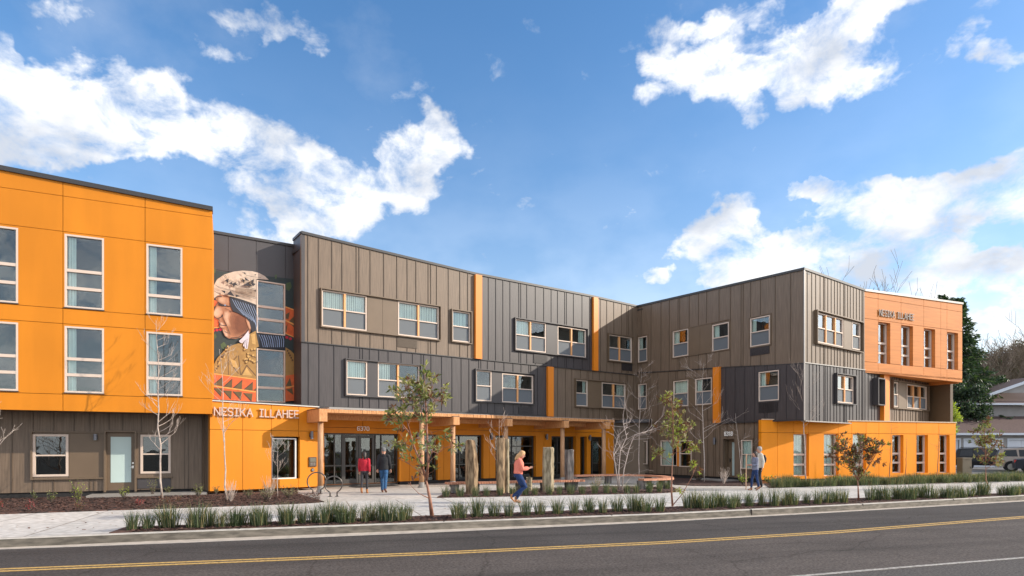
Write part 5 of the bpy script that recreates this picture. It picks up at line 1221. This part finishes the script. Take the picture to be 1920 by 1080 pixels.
# ------------------------------------------------------------------ people
SKIN = mat('skin', (.50,.27,.19), .55); SKIN2 = mat('skin_warm', (.42,.21,.14), .55)
def rings_obj(chains, m, name, parent, vox=.011, smooth_it=4, M=Matrix.Identity(4), org=None):
    mb = MB()
    for ch, seg in chains:
        mb.tube([Vector(c[0]) for c in ch], [c[1] for c in ch], seg)
    mb.v = [tuple(M @ Vector(v)) for v in mb.v]
    o = mb.build(name, m, parent, smooth=True) if parent else mb.build(name, m, None, origin=org, smooth=True)
    fixn(o)
    if vox:
        rm = o.modifiers.new('join', 'REMESH'); rm.mode = 'VOXEL'; rm.voxel_size = vox; rm.use_smooth_shade = True
        sm = o.modifiers.new('soften', 'SMOOTH'); sm.iterations = smooth_it; sm.factor = .5
    return o
def ch(*a, seg=12): return ([(p, r) for p, r in a], seg)
def person(px, py, rot, H, label, J, clothes, skin, zg=0., Yoff=0):
    """J: joints in body space (x right, y forward, z up, unit = body height 1.75)"""
    b = G(px, py, zg); b.z = zg; k = H/1.75
    M = Matrix.Translation(b) @ Matrix.Rotation(rot, 4, 'Z') @ Matrix.Scale(k, 4)
    j = {a: Vector(v) for a, v in J.items()}
    hd = j['head']; f = J.get('face', (0,1,-.05)); f = Vector(f).normalized()
    rt = f.cross(Vector((0,0,1))).normalized(); up = rt.cross(f)
    C = []
    C.append(ch((hd-up*.115,(.05,.052)),(hd-up*.09,(.066,.075)),(hd-up*.03,(.076,.092)),(hd+up*.03,(.080,.098)),(hd+up*.085,(.066,.082)),(hd+up*.115,(.03,.04)), seg=14))
    C.append(ch((hd+f*.088+up*.015,.010),(hd+f*.112-up*.015,.013),(hd+f*.100-up*.028,.014), seg=8))          # nose
    C.append(ch((hd+f*.060-up*.085,.03),(hd+f*.080-up*.092,.022), seg=8))                                     # chin
    for s_ in (-1,1):
        C.append(ch((hd+rt*s_*.078-f*.008-up*.022,(.008,.014)),(hd+rt*s_*.086-f*.012+up*.012,(.007,.017)), seg=8))   # ear
        C.append(ch((hd+rt*s_*.018+f*.082-up*.056,.008),(hd+f*.090-up*.056,.009), seg=6))                       # lips
    C.append(ch((j['neck']-Vector((0,0,.03)),.062),(j['neck']+Vector((0,0,.04)),.054),(hd-up*.09,.052)))
    C.append(ch((j['pelvis'],(.15,.11)),(j['waist'],(.135,.10)),(j['chest'],(.16,.115)),(j['neck']-Vector((0,0,.05)),(.11,.08)),(j['neck'],(.06,.06)), seg=16))
    for s_ in 'lr':
        C.append(ch((j['sh'+s_],.05),(j['sh'+s_].lerp(j['el'+s_],.5),.046),(j['el'+s_],.038),(j['el'+s_].lerp(j['wr'+s_],.5),.034),(j['wr'+s_],.025)))
        d = (j['hd'+s_]-j['wr'+s_]).normalized(); side = d.cross(Vector((1,0,0)) if abs(d.x) < .8 else Vector((0,1,0))).normalized(); cu = side.cross(d)
        palm = j['wr'+s_] + d*.075
        C.append(ch((j['wr'+s_],(.024,.018)),(j['wr'+s_]+d*.03,(.034,.016)),(palm,(.038,.015)),(palm+d*.012,(.034,.012)), seg=10))
        aa = d.cross(Vector((0,1,0))); aa = aa.normalized() if aa.length > .1 else Vector((1,0,0)); bbv = aa.cross(d).normalized()
        for q, (o_, l_) in enumerate(((-.03,.068),(-.01,.078),(.010,.073),(.028,.058))):
            p1 = palm + aa*o_; p2 = p1 + d*l_*.5 + bbv*.006*(1+q%2); p3 = p2 + d*l_*.4 + bbv*.018
            C.append(ch((p1,.0095),(p2,.009),(p3,.0075), seg=7))
        th = j['wr'+s_] + d*.03 - aa*.03; C.append(ch((th,.012),(th + d*.03 - aa*.022,.011),(th + d*.055 - aa*.025 + bbv*.01,.009), seg=7))
        C.append(ch((j['hip'+s_],.07),(j['hip'+s_].lerp(j['kn'+s_],.5),.054),(j['kn'+s_],.040),(j['kn'+s_].lerp(j['an'+s_],.35),.038),(j['an'+s_],.030)))
        ft = j['ft'+s_]; C.append(ch((j['an'+s_],.034),(j['an'+s_].lerp(ft,.35)-Vector((0,0,.02)),(.036,.03)),(ft,(.04,.02)), seg=10))
    body = rings_obj(C, skin, 'person', None, vox=.008, smooth_it=2, M=M, org=b); tag(body, label, 'person')
    ctx = dict(j=j, hd=hd, f=f, rt=rt, up=up, M=M, body=body)
    # eyes
    mb = MB()
    for s_ in (-1,1):
        c0 = hd+rt*s_*.031+f*.083+up*.008; mb.tube([M @ (c0), M @ (c0+f*.010)], .011*k, 8)
    mb.build('eyes', mat('eye_dark', (.05,.03,.02), .3), body)
    clothes(ctx); return ctx
def garment(ctx, name, chains, m, vox=.011, it=3): return rings_obj(chains, m, name, ctx['body'], vox, it, ctx['M'])
def top_garment(ctx, m, name='jacket', th=.018, hem=None, cuff=1.0, loose=1.12, collar=True, hemr=(.17,.135), sleeve=1.0):
    j = ctx['j']; C = []
    hem = hem if hem is not None else j['pelvis']+Vector((0,0,-.02))
    C.append(ch((hem,hemr),(j['pelvis']*.5+j['waist']*.5,(.158*loose,.12*loose)),(j['waist'],(.148*loose,.115*loose)),(j['chest'],(.172*loose,.13*loose)),(j['chest'].lerp(j['neck'],.5),(.165*loose,.115*loose)),(j['neck']-Vector((0,0,.035)),(.115,.085)),(j['neck']+Vector((0,0,.01 if collar else -.02)),(.07,.07)), seg=18))
    for s_ in 'lr':
        w = j['el'+s_].lerp(j['wr'+s_],.93*cuff)
        C.append(ch((j['sh'+s_]+(j['neck']-j['sh'+s_])*.25,.068*sleeve),(j['sh'+s_],.070*sleeve),(j['sh'+s_].lerp(j['el'+s_],.5),.064*sleeve),(j['el'+s_],.057*sleeve),(j['el'+s_].lerp(w,.6),.052*sleeve),(w,.042*sleeve)))
    return garment(ctx, name, C, m)
def trousers(ctx, m, thick=1.0, ankle=.045, name='trousers', hip=1.0):
    j = ctx['j']; C = [ch((j['pelvis']+Vector((0,0,.07)),(.15*hip,.115*hip)),(j['pelvis'],(.165*hip,.13*hip)),(j['pelvis']-Vector((0,0,.07)),(.16*hip,.125*hip)), seg=16)]
    for s_ in 'lr':
        C.append(ch((j['hip'+s_]+Vector((0,0,.02)),.092*hip),(j['hip'+s_].lerp(j['kn'+s_],.25),.090*thick*hip),(j['hip'+s_].lerp(j['kn'+s_],.6),.074*thick*hip),(j['kn'+s_],.060*thick),(j['kn'+s_].lerp(j['an'+s_],.35),.060*thick),(j['an'+s_]+Vector((0,0,.01)),ankle)))
    return garment(ctx, name, C, m)
def shoes(ctx, m, h=.06, name='shoe'):
    j = ctx['j']
    for s_ in 'lr':
        a, t = j['an'+s_], j['ft'+s_]; d = (t-a); C = [ch((a+(a-t)*.25-Vector((0,0,.045)),(.034,.028)),(a-Vector((0,0,.04)),(.042,.032)),(a.lerp(t,.6)-Vector((0,0,.015)),(.045,.028)),(t+d*.12,(.038,.022)),(t+d*.22,(.02,.014)), seg=12), ch((a+Vector((0,0,h)),.047),(a-Vector((0,0,.045)),.046))]
        garment(ctx, name, C, m, vox=.009, it=2)
def std(walk=.0, arm=.0, sw=1):
    """upright walking pose; walk = half stride, sw = which leg leads"""
    J = dict(pelvis=(0,0,.94), waist=(0,0,1.08), chest=(0,.01,1.28), neck=(0,0,1.48), head=(0,.02,1.625))
    for s_, x in (('l',-1),('r',1)):
        ph = walk*x*sw
        J['sh'+s_] = (x*.185,0,1.42); J['el'+s_] = (x*.225,-ph*.45-.02,1.14); J['wr'+s_] = (x*.235,-ph*.75+.05,.90); J['hd'+s_] = (x*.235,-ph*.8+.07,.80)
        J['hip'+s_] = (x*.085,0,.92); J['kn'+s_] = (x*.09,ph*.55+.03,.50); J['an'+s_] = (x*.085,ph,.085 + (.06 if ph < 0 else 0)); J['ft'+s_] = (x*.095,ph+.13,.03)
    return J
def hair_cap(ctx, m, extra=(), name='hair'):
    hd, f, rt, up = ctx['hd'], ctx['f'], ctx['rt'], ctx['up']
    C = [ch((hd-f*.040-up*.07,(.080,.060)),(hd-f*.030,(.098,.088)),(hd-f*.014+up*.05,(.098,.102)),(hd-f*.004+up*.095,(.082,.094)),(hd+up*.138,(.04,.05)), seg=14)] + [ch((hd+rt*q*.075+f*.02+up*.05,.026),(hd+rt*q*.088+f*.0,.028),(hd+rt*q*.086-f*.01-up*.08,.024), seg=8) for q in ((-1,1) if name == 'hair' and m is not MATS.get('hair_grey') else ())] + list(extra)
    return garment(ctx, name, C, m)
RED = mat('red_fleece', (.42,.012,.028), .9, var=.1, scale=20); BLK = mat('black_cloth', (.012,.012,.015), .85, var=.2, scale=20); LEG = mat('legging_dark', (.028,.026,.032), .6)
JEAN = mat('denim_blue', (.025,.085,.19), .9, var=.3, scale=14); JEAN2 = mat('denim_dark', (.008,.028,.10), .9, var=.3, scale=14); TANB = mat('tan_leather', (.35,.14,.045), .6); GREYK = mat('grey_knit', (.14,.14,.14), .95, var=.2, scale=60)
CORAL = mat('coral_knit', (.70,.20,.14), .95, var=.1, scale=50, bump=.3, bscale=90); BLOND = mat('hair_blond', (.42,.22,.09), .6, rgb2=(.60,.36,.17), scale=30, stretch=(1,1,.2)); DKH = mat('hair_dark', (.018,.010,.008), .5); GREYH = mat('hair_grey', (.30,.28,.26), .7); DSH = mat('chambray', (.17,.18,.24), .9, var=.15, scale=20); CREAM_ = mat('cream_cloth', (.55,.50,.42), .9)
def c_red(c):
    top_garment(c, RED, 'jacket', hem=c['j']['pelvis']-Vector((0,0,.0)), hemr=(.175,.135)); trousers(c, LEG, .86, .038, 'leggings'); shoes(c, TANB, .1, 'boot')
    hd, f, rt, up = c['hd'], c['f'], c['rt'], c['up']
    hair_cap(c, DKH, [ch((hd-f*.05+rt*.02,.07),(hd-f*.08-up*.10+rt*.03,.06),(hd-f*.07-up*.2+rt*.05,.035))])
def c_man(c):
    top_garment(c, BLK, 'jacket', hem=c['j']['pelvis']-Vector((0,0,.05)), hemr=(.19,.145), loose=1.17, sleeve=1.12); trousers(c, JEAN, 1.08, .058); shoes(c, mat('brown_leather', (.12,.045,.025), .6))
    hd, f, rt, up, j = c['hd'], c['f'], c['rt'], c['up'], c['j']
    garment(c, 'hood', [ch((j['neck']-f*.04+Vector((0,0,.0)),(.10,.06)),(j['neck']-f*.075-Vector((0,0,.06)),(.10,.045)),(j['neck']-f*.08-Vector((0,0,.12)),(.06,.03)))], BLK)
    garment(c, 'beanie', [ch((hd-f*.01-up*.02,(.090,.104)),(hd-f*.01+up*.05,(.091,.105)),(hd-f*.012+up*.11,(.075,.088)),(hd-f*.012+up*.15,(.03,.035)), seg=14)], GREYK)
person(683,925,0,1.60,'woman in a red jacket and dark leggings walking toward the entrance',std(.13,sw=1),c_red,SKIN2)
person(719.5,923.5,R(-3),1.76,'man in a black hooded jacket, jeans and grey beanie walking toward the entrance',std(.12,sw=-1),c_man,SKIN)
# woman with phone, walking to the right
J = std(.2, sw=1)
J.update(head=(0,.10,1.60), face=(0,1,-.45), neck=(0,.03,1.46), chest=(0,.0,1.27), waist=(0,-.02,1.07), pelvis=(0,-.03,.93),
   shl=(-.17,.02,1.40), shr=(.17,.02,1.40), ell=(-.20,.10,1.13), elr=(.20,.12,1.13), wrl=(-.06,.33,1.16), wrr=(.08,.33,1.15), hdl=(-.03,.43,1.20), hdr=(.03,.43,1.19),
   hipl=(-.085,-.02,.91), hipr=(.085,-.02,.91), knl=(-.08,.13,.52), knr=(.08,.22,.54), anl=(-.07,-.10,.10), anr=(.07,-.24,.20), ftl=(-.07,.03,.035), ftr=(.07,-.15,.06))
def c_pink(c):
    j = c['j']; top_garment(c, CORAL, 'sweater', hem=j['pelvis']+Vector((0,0,.03)), hemr=(.165,.150), loose=1.30, sleeve=1.30, cuff=.95); trousers(c, JEAN2, 1.15, .045, hip=1.14); shoes(c, TANB, .10, 'boot')
    hd, f, rt, up = c['hd'], c['f'], c['rt'], c['up']
    ex = [ch((hd-f*.05+rt*s_*.045,.055),(hd-f*.07-up*.08+rt*s_*.055,.052),(hd-f*.05-up*.19+rt*s_*.06,.045),(hd-f*.02-up*.25+rt*s_*.07,.028)) for s_ in (-1,1)] + [ch((hd-f*.07,.06),(hd-f*.11-up*.1,.06),(hd-f*.13-up*.2,.045),(hd-f*.12-up*.26,.025))]
    hair_cap(c, BLOND, ex)
cp = person(973,943,R(-90),1.68,'blond woman in a coral sweater and jeans walking right while looking at her phone',J,c_pink,SKIN)
pm = cp['M']; mb = MB()
q0 = pm @ Vector((0,.50,1.225)); mb2 = []
for x in (-.036,.036):
    for y, z in ((.44,1.205),(.58,1.285)): mb2.append((x,y,z))
crn = [(-.036,.45,1.212),(.036,.45,1.212),(.036,.57,1.272),(-.036,.57,1.272)]
mb.hexa([pm @ Vector(v) for v in crn] + [pm @ (Vector(v)+Vector((0,-.005,.010))) for v in crn]); o = mb.build('phone', mat('phone_dark', (.02,.02,.022), .2), origin=q0); tag(o, 'dark phone held by the woman in the coral sweater', 'phone')
# two people at the right, facing left
J = std(.14, sw=1); J.update(elr=(.22,.02,1.15), wrr=(.16,.20,1.12), hdr=(.14,.29,1.14), ell=(-.22,.03,1.15), wrl=(-.14,.22,1.14), hdl=(-.12,.31,1.17))
def c_grey(c):
    j = c['j']; top_garment(c, DSH, 'jacket', hem=j['pelvis']+Vector((0,0,-.02)), hemr=(.17,.14), loose=1.12); trousers(c, JEAN2, .95, .042); shoes(c, mat('brown_suede', (.22,.10,.05), .8), .05)
    hd, f, rt, up = c['hd'], c['f'], c['rt'], c['up']; hair_cap(c, DKH, [ch((hd-f*.05,.07),(hd-f*.06-up*.1,.065),(hd-f*.04-up*.18,.04))])
cg = person(1416,919.5,R(93),1.61,'woman with black hair in a blue grey jacket by the right orange box',J,c_grey,SKIN)
J = std(.09, sw=-1); J.update(head=(0,.03,1.63), face=(.0,1,-.12))
def c_old(c):
    j = c['j']; top_garment(c, CREAM_, 'jacket', hem=j['pelvis']+Vector((0,0,-.06)), hemr=(.18,.14), loose=1.12); trousers(c, BLK, 1.0, .05); shoes(c, BLK, .05)
    hair_cap(c, GREYH)
    garment(c, 'backpack', [ch((j['waist']-Vector((0,.17,-.02)),(.12,.06)),(j['chest']-Vector((0,.19,.02)),(.13,.08)),(j['chest']-Vector((0,.16,-.13)),(.10,.05)))], BLK)
person(1425,917,R(86),1.80,'grey haired man in a cream jacket standing behind the woman with black hair',J,c_old,SKIN)
gm = cg['M']; s0_ = gm @ Vector((.09,.36,0)); mb = MB(); s0_.z = .9; mb.tube([(s0_.x-.02,s0_.y,.02),(s0_.x-.01,s0_.y,.8),(s0_.x,s0_.y,1.50)], [.02,.024,.03], 10)
tag(mb.build('wooden_staff', mat('pale_wood', (.58,.36,.22), .6, var=.1, scale=8), origin=(s0_.x, s0_.y, 0)), 'pale wooden staff held upright by the woman with black hair', 'staff')

# ------------------------------------------------------------------ right background: house, cars, cabinet, trees
def house():
    Y = 56.; r_ = thing('house', 'two storey grey sided house with brown shingle roofs and white garage doors', 'house', (P(1795,880,Y).x, Y, 0))
    SID = mat('grey_siding', (.25,.235,.225), .8, var=.08, scale=1); SH = mat('brown_shingle', (.060,.036,.032), .95, rgb2=(.115,.072,.064), scale=14, stretch=(1,1,3), bump=.5, bscale=12); WH = mat('white_trim', (.52,.55,.60), .6); GD = mat('garage_white', (.55,.57,.62), .6)
    x = lambda px, Yy=Y: (px-CX)/F*Yy; z = lambda py, Yy=Y: CH+(HY-py)/F*Yy
    X0 = x(1794); X1 = X0+24; zlow = z(815); mb = MB()
    # lower storey with garage openings
    doors = [(x(1790),x(1799.5)), (x(1808),x(1879)), (x(1890),x(1890)+5)]
    cur = X0; zd = z(824)
    mb.box((X0, Y, zd), (X1, Y+.2, zlow))
    for a, b in doors:
        if a > cur: mb.box((cur, Y, 0), (a, Y+.2, zd))
        cur = max(cur, b)
    mb.box((cur, Y, 0), (X1, Y+.2, zd))
    # upper storey set back, laps of siding
    Yu = Y+3; zt = z(762, Yu); zb = 3.2; k = zb
    while k < zt: mb.box((X0+.2, Yu - .01, k), (X1, Yu+.2, min(k+.115, zt))); mb.add([(X0+.2,Yu-.025,k),(X1,Yu-.025,k),(X1,Yu-.01,k+.12),(X0+.2,Yu-.01,k+.12)], [(0,1,2,3)]); k += .12
    mb.box((X0+.2, Yu+.2, 0), (X0+.4, Yu+9, zt)); mb.box((X0, Y+.2, 0), (X0+.2, Yu+9, zlow)); mb.build('wall', SID, r_)
    for a, b in doors:
        mb = MB(); b = max(b, a+.3); n = 4; mb.box((a+.05, Y+.1, 0), (b-.05, Y+.14, zd-.05)); h = (zd-.05)/n
        for i in range(n):
            for q in range(4):
                w = (b-a-.1)/4; mb.box((a+.05+q*w+.06, Y+.08, i*h+.06), (a+.05+(q+1)*w-.06, Y+.1, (i+1)*h-.06))
        g = mb.build('garage_door', GD, r_); mb = MB(); mb.box((a-.08, Y-.03, 0), (a+.05, Y, zd+.1)); mb.box((b-.05, Y-.03, 0), (b+.08, Y, zd+.1)); mb.box((a+.05, Y-.03, zd-.05), (b-.05, Y, zd+.1)); mb.build('door_frame', WH, g)
    mb = MB(); zu = z(783, Yu)
    def slope(a, b, c, d, t=.12): mb.prism([a, b, c, d], (0,0,t))
    slope((X0-.4,Y-.5,zlow+.02),(X1,Y-.5,zlow+.02),(X1,Yu-.03,zu),(X0-.4,Yu-.03,zu))
    ze = z(759, Yu); slope((X0-.5,Yu-.6,ze),(X1,Yu-.6,ze),(X1,Yu+5,ze+2.2),(X0+5.5,Yu+5,ze+2.2)); mb.add([(X0-.5,Yu-.6,ze+.1),(X0+5.5,Yu+5,ze+2.3),(X0-.5,Yu+10,ze+.1)], [(0,1,2)])
    mb.build('roof', SH, r_)
    # cross gable
    mb = MB(); xg0 = x(1862, Yu); pk = z(712, Yu); xp = x(1945, Yu); z0g = z(737, Yu)
    mb.prism([(xg0,Yu-.3,z0g),(xp,Yu-.3,pk+.2),(xp+(xp-xg0),Yu-.3,z0g)], (0,.2,0)); mb.build('gable_wall', SID, r_)
    mb = MB(); mb.prism([(xg0-.6,Yu-.34,z0g-.27),(xp,Yu-.34,pk+.15),(xp,Yu-.34,pk+.36),(xg0-.6,Yu-.34,z0g-.08)], (0,6,0)); mb.build('gable_roof', SH, r_)
    mb = MB(); mb.prism([(xg0-.7,Yu-.5,z0g-.34),(xp,Yu-.5,pk+.10),(xp,Yu-.5,pk+.36),(xg0-.7,Yu-.5,z0g-.08)], (0,.16,0)); mb.build('barge_board', WH, r_)
    mb = MB(); mb.box((X0-.45, Y-.62, zlow-.05), (X1, Y-.5, zlow+.14)); mb.box((X0-.55, Yu-.72, ze-.06), (X1, Yu-.6, ze+.12)); mb.box((X0+.12, Yu-.04, 3.3), (X0+.3, Yu-.026, ze-.1)); mb.build('gutter', WH, r_)
house()
def car(name, label, x0, Y, L, Hh, prof, m, glass_poly, rot=0, tail=None, wheels=(.95, 3.75), W_=1.85, roofrack=False):
    """side profile seen from -Y; rear at x0; extruded with tumblehome"""
    r_ = thing(name, label, 'car', (x0, Y, 0)); GLC = MATS.get('car_glass') or mat('car_glass', (.008,.010,.012), .12, spec=.4); TY = mat('tyre', (.012,.012,.013), .9); RM = mat('rim', (.42,.40,.37), .35, metal=.8)
    n = len(prof); mb = MB(); secs = [(0,.93,0),(.10,1.0,0),(W_*.5,1.0,.0),(W_-.10,1.0,0),(W_,.93,0)]
    for dy, s_, _ in secs:
        for (x, z) in prof:
            ins = max(0, (z-.95))*.28; y = dy + (ins if dy < W_/2 else -ins) if abs(dy-W_/2) > .01 else dy
            mb.v.append((x0 + L/2 + (x-L/2)*(s_ if s_ < 1 else 1)*(1 if s_ == 1 else 1.06), Y + y, z if s_ == 1 else z*.985+.01))
    for i in range(len(secs)-1):
        for k in range(n): mb.f.append([i*n+k, i*n+(k+1)%n, (i+1)*n+(k+1)%n, (i+1)*n+k]); mb.m.append(0)
    mb.f.append(list(range(n))); mb.m.append(0); mb.f.append([4*n+k for k in reversed(range(n))]); mb.m.append(0)
    fixn(mb.build('body', m, r_))
    for gp in glass_poly:
        mb = MB(); mb.prism([(x0+x, Y + max(0,(z-.95))*.28 - .004, z) for x, z in gp], (0,.02,0)); fixn(mb.build('side_window', GLC, r_))
    for wx in wheels:
        for yy in (Y-.01, Y+W_-.2):
            mb = MB(); mb.tube([(x0+wx, yy, .36),(x0+wx, yy+.21, .36)], .36, 22); t = mb.build('wheel', TY, r_)
            mb = MB(); mb.tube([(x0+wx, yy-.012, .36),(x0+wx, yy+.01, .36)], .23, 18); mb.build('rim', RM, t)
        mb = MB(); mb.tube([(x0+wx, Y-.004, .38),(x0+wx, Y+.1, .38)], .42, 22); mb.build('wheel_arch', TY, r_)
    mb = MB(); mb.box((x0-.03, Y+.06, .85 if Hh > 1.6 else .72), (x0+.12, Y+.24, 1.18 if Hh > 1.6 else .92)); mb.build('tail_light', mat('tail_red', (.45,.01,.01), .2), r_)
    r_.rotation_euler = (0,0,rot)
    if roofrack:
        mb = MB(); mb.tube([(x0+.5,Y+.35,Hh+.05),(x0+2.9,Y+.35,Hh+.05)], .02, 6); mb.tube([(x0+.5,Y+1.5,Hh+.05),(x0+2.9,Y+1.5,Hh+.05)], .02, 6); mb.build('roof_rack', TY, r_)
suv = [(.02,.35),(.0,.8),(.05,1.05),(.28,1.62),(.45,1.72),(1.6,1.77),(2.7,1.72),(3.35,1.15),(4.55,1.02),(4.7,.8),(4.68,.35)]
gsu = [[(.42,1.12),(.55,1.58),(1.25,1.62),(1.32,1.12)],[(1.42,1.12),(1.38,1.62),(2.05,1.62),(2.1,1.12)],[(2.2,1.12),(2.15,1.62),(2.6,1.60),(3.1,1.15)]]
xx = lambda px, Yc: (px-CX)/F*Yc
car('parked_suv', 'tan brown suv with roof rails parked at the right edge', xx(1866,46), 46, 4.7, 1.75, suv, mat('car_tan', (.24,.185,.145), .3, metal=.3, coat=.6), gsu, rot=R(-34), roofrack=True)
car('parked_suv', 'dark suv parked between the orange box and the small tree', xx(1787,50), 50, 4.6, 1.75, suv, mat('car_dark', (.008,.008,.010), .45, spec=.25, coat=.15), gsu, rot=R(-34), roofrack=True)
sed = [(.02,.3),(.0,.75),(.1,.95),(.75,1.02),(1.35,1.40),(2.4,1.44),(3.2,1.0),(4.3,.88),(4.5,.65),(4.5,.3)]
car('parked_sedan', 'dark blue sedan at the right edge in front of the tan suv', xx(1903,43), 43, 4.5, 1.44, sed, mat('car_navy', (.008,.010,.02), .4, spec=.3, coat=.2), [[(1.0,1.0),(1.42,1.34),(2.0,1.36),(2.0,1.0)],[(2.06,1.0),(2.06,1.36),(2.4,1.36),(2.95,1.02)]], wheels=(.85,3.6), rot=R(-34))
poly_sheet('parking_lot', [(25.6,41),(120,41),(120,56.5),(25.6,56.5)], -.012, mat('asphalt_lot', (.10,.095,.09), .9, var=.15, scale=6))
poly_sheet('lawn_strip', [(27,38.5),(90,41),(90,42.2),(27,40.6)], .01, mat('lawn', (.22,.24,.04), .95, rgb2=(.30,.30,.06), scale=8, bump=.5))
Yc = 37.5; r_ = thing('utility_cabinet', 'tan metal utility cabinet behind the rush bed at the right', 'utility cabinet', (xx(1805,Yc), Yc, 0)); mb = MB(); mb.box((xx(1805,Yc),Yc,.0),(xx(1822,Yc),Yc+.5,CH+(HY-861)/F*Yc)); cab = mb.build('cabinet', mat('cabinet_tan', (.21,.165,.115), .6, var=.05), r_)
mb = MB(); zt = CH+(HY-858)/F*Yc; mb.box((xx(1804.4,Yc),Yc-.03,zt-.1),(xx(1822.6,Yc),Yc+.53,zt)); mb.build('lid', MATS['cabinet_tan'], r_); mb = MB(); mb.box((xx(1819,Yc),Yc-.02,.5),(xx(1820.2,Yc),Yc,.62)); mb.build('latch', ALU, r_)

def conifer(px, Y, top, wpx, label, seed, mats=(LD, LD2), n=5200, base_y=885, shape=1.0):
    rn = random.Random(seed); H = CH + (HY-top)/F*Y; X = (px-CX)/F*Y; Rr = wpx/F*Y/2; r_ = thing('conifer_tree', label, 'tree', (X, Y, 0)); mb = MB(); mb.tube([(X,Y,-.2),(X,Y,H*.5),(X,Y,H*.97)], [.35,.2,.03], 8); mb.build('trunk', BARKD, r_); lf = MB()
    nb = n//55
    for i in range(nb):
        t = (i + rn.random())/nb; z = H*(.12 + .86*t); R1 = Rr*((1-t)**.8*.95+.05)*rn.uniform(.6,1.15); a = rn.uniform(0,6.283); d = Vector((math.cos(a), math.sin(a), -.12)); 
        for k in range(55):
            f = rn.random()**.6; p = Vector((X,Y,z)) + d*(R1*f) + Vector((rn.gauss(0,.12),rn.gauss(0,.12),rn.gauss(0,.10)-f*f*R1*.10))*(1+R1*.12)
            leaf(lf, p, (d*.7 + rdir(rn)*.7 + Vector((0,0,-.25))), rn.uniform(.35,.65), .08, rn, 0 if rn.random() < .62 else 1)
    lf.build('crown', list(mats), r_)
conifer(1792,62,556,180,'tall dark conifer rising behind the terracotta block','a',n=16000)
conifer(1770,66,546,60,'conifer whose tip shows above the roof of the terracotta block','b',n=4200)
def dense_tree(px, Y, cy, rx, ry, label, seed, mats, wts, n=9000, L=.35, name='evergreen_tree', W_=.09):
    rn = random.Random(seed); c = P(px, cy, Y); RX, RZ_ = rx/F*Y, ry/F*Y; r_ = thing(name, label, 'tree', (c.x, Y, 0)); mb = MB(); mb.tube([(c.x,Y,-.2),(c.x+.2,Y,c.z*.6),(c.x,Y,c.z)], [.3,.22,.1], 8)
    lf = MB(); nc = 60
    for i in range(nc):
        d = rdir(rn); rr = rn.random()**.4; q = Vector((c.x + d.x*RX*rr*.85, Y + d.y*RX*rr*.8, c.z + d.z*RZ_*rr*.85)); s_ = rn.uniform(.16,.34)*RX
        mb.tube([(c.x,Y,c.z-RZ_*.5), q], [.06,.02], 4)
        for k in range(n//nc):
            e = rdir(rn); p = q + Vector((e.x*s_, e.y*s_, e.z*s_*.7))*rn.random()**.5; leaf(lf, p, e*.6+rdir(rn), L*rn.uniform(.6,1.2), W_*L/.35, rn, rn.choices(range(len(wts)), wts)[0])
    mb.build('trunk', BARKD, r_); lf.build('crown', list(mats), r_)
dense_tree(1785,60,750,70,56,'dark glossy evergreen tree below the conifer beside the terracotta block','c',(LD,LD2),(.65,.35),n=15000,L=.3)
dense_tree(1850,64,745,55,42,'dark evergreen tree right behind the grey house roof','d',(LD,LD2),(.6,.4),n=9000,L=.3)
dense_tree(1766,44,785,32,40,'bright yellow green tree beside the end of the building','e',(LYG,LY),(.7,.3),n=7000,L=.22,name='golden_tree')
def brushy(px, Y, top, wpx, label, seed, bark, depth=5, trunks=4, r=.12):
    rn = random.Random(seed); H = CH+(HY-top)/F*Y; X = (px-CX)/F*Y; r_ = thing('bare_tree', label, 'tree', (X,Y,0)); mb = MB(); tips = []; tr = MB(); Wd = wpx/F*Y/2
    for k in range(trunks):
        x = X + rn.uniform(-1,1)*Wd*.3; tp = Vector((X + rn.uniform(-1,1)*Wd*.5, Y + rn.uniform(-1,1), H*rn.uniform(.5,.62))); tr.tube([(x,Y,-.2), Vector((x,Y,0)).lerp(tp,.5), tp], [r,r*.75,r*.4], 6)
        for m in range(9):
            t = rn.uniform(.35,1); p = Vector((x,Y,0)).lerp(tp, t); a = rn.uniform(0,6.28)
            grow(mb, p, Vector((math.cos(a), math.sin(a)*.8, 1.0)), H*.30*rn.uniform(.6,1.05), r*.32, depth-2, rn, tips, up=.3, spread=.55, nseg=3, kids=(2,4), shrink=.68, seg=4, minr=.020)
    tr.build('trunk', bark, r_); mb.build('branches', bark, r_)
BB = mat('bark_brownish', (.14,.10,.075), .9, rgb2=(.20,.15,.11), scale=3)
brushy(1865,80,640,110,'brown leafless tree behind the roof of the grey house','f',BB,5,5)
brushy(1915,84,625,120,'brown leafless tree at the far right edge','g',BB,5,5)
brushy(1985,82,630,120,'brown leafless tree partly cut off by the right edge','h',BB,5,4)
brushy(1890,110,660,130,'far leafless tree between the brown ones','h2',BB,5,6)
brushy(1618,75,512,90,'leafless tree top showing above the charcoal and terracotta roofs','i',mat('bark_greyish', (.22,.19,.17), .9),5,3)
dense_tree(1905,95,690,66,52,'brown green bushy tree far behind the grey house','j',(leaf_mat('leaf_brownish', (.085,.062,.035)),LD2),(.8,.2),n=8000,L=.45,name='scrub_tree')
dense_tree(1848,90,705,58,48,'olive brown bushy tree between the conifer and the grey house','k',(MATS['leaf_brownish'],LD2),(.6,.4),n=8000,L=.45,name='scrub_tree')
dense_tree(1990,95,700,70,45,'brown bushy tree beyond the right edge of the house','l',(MATS['leaf_brownish'],LD2),(.8,.2),n=5000,L=.45,name='scrub_tree')
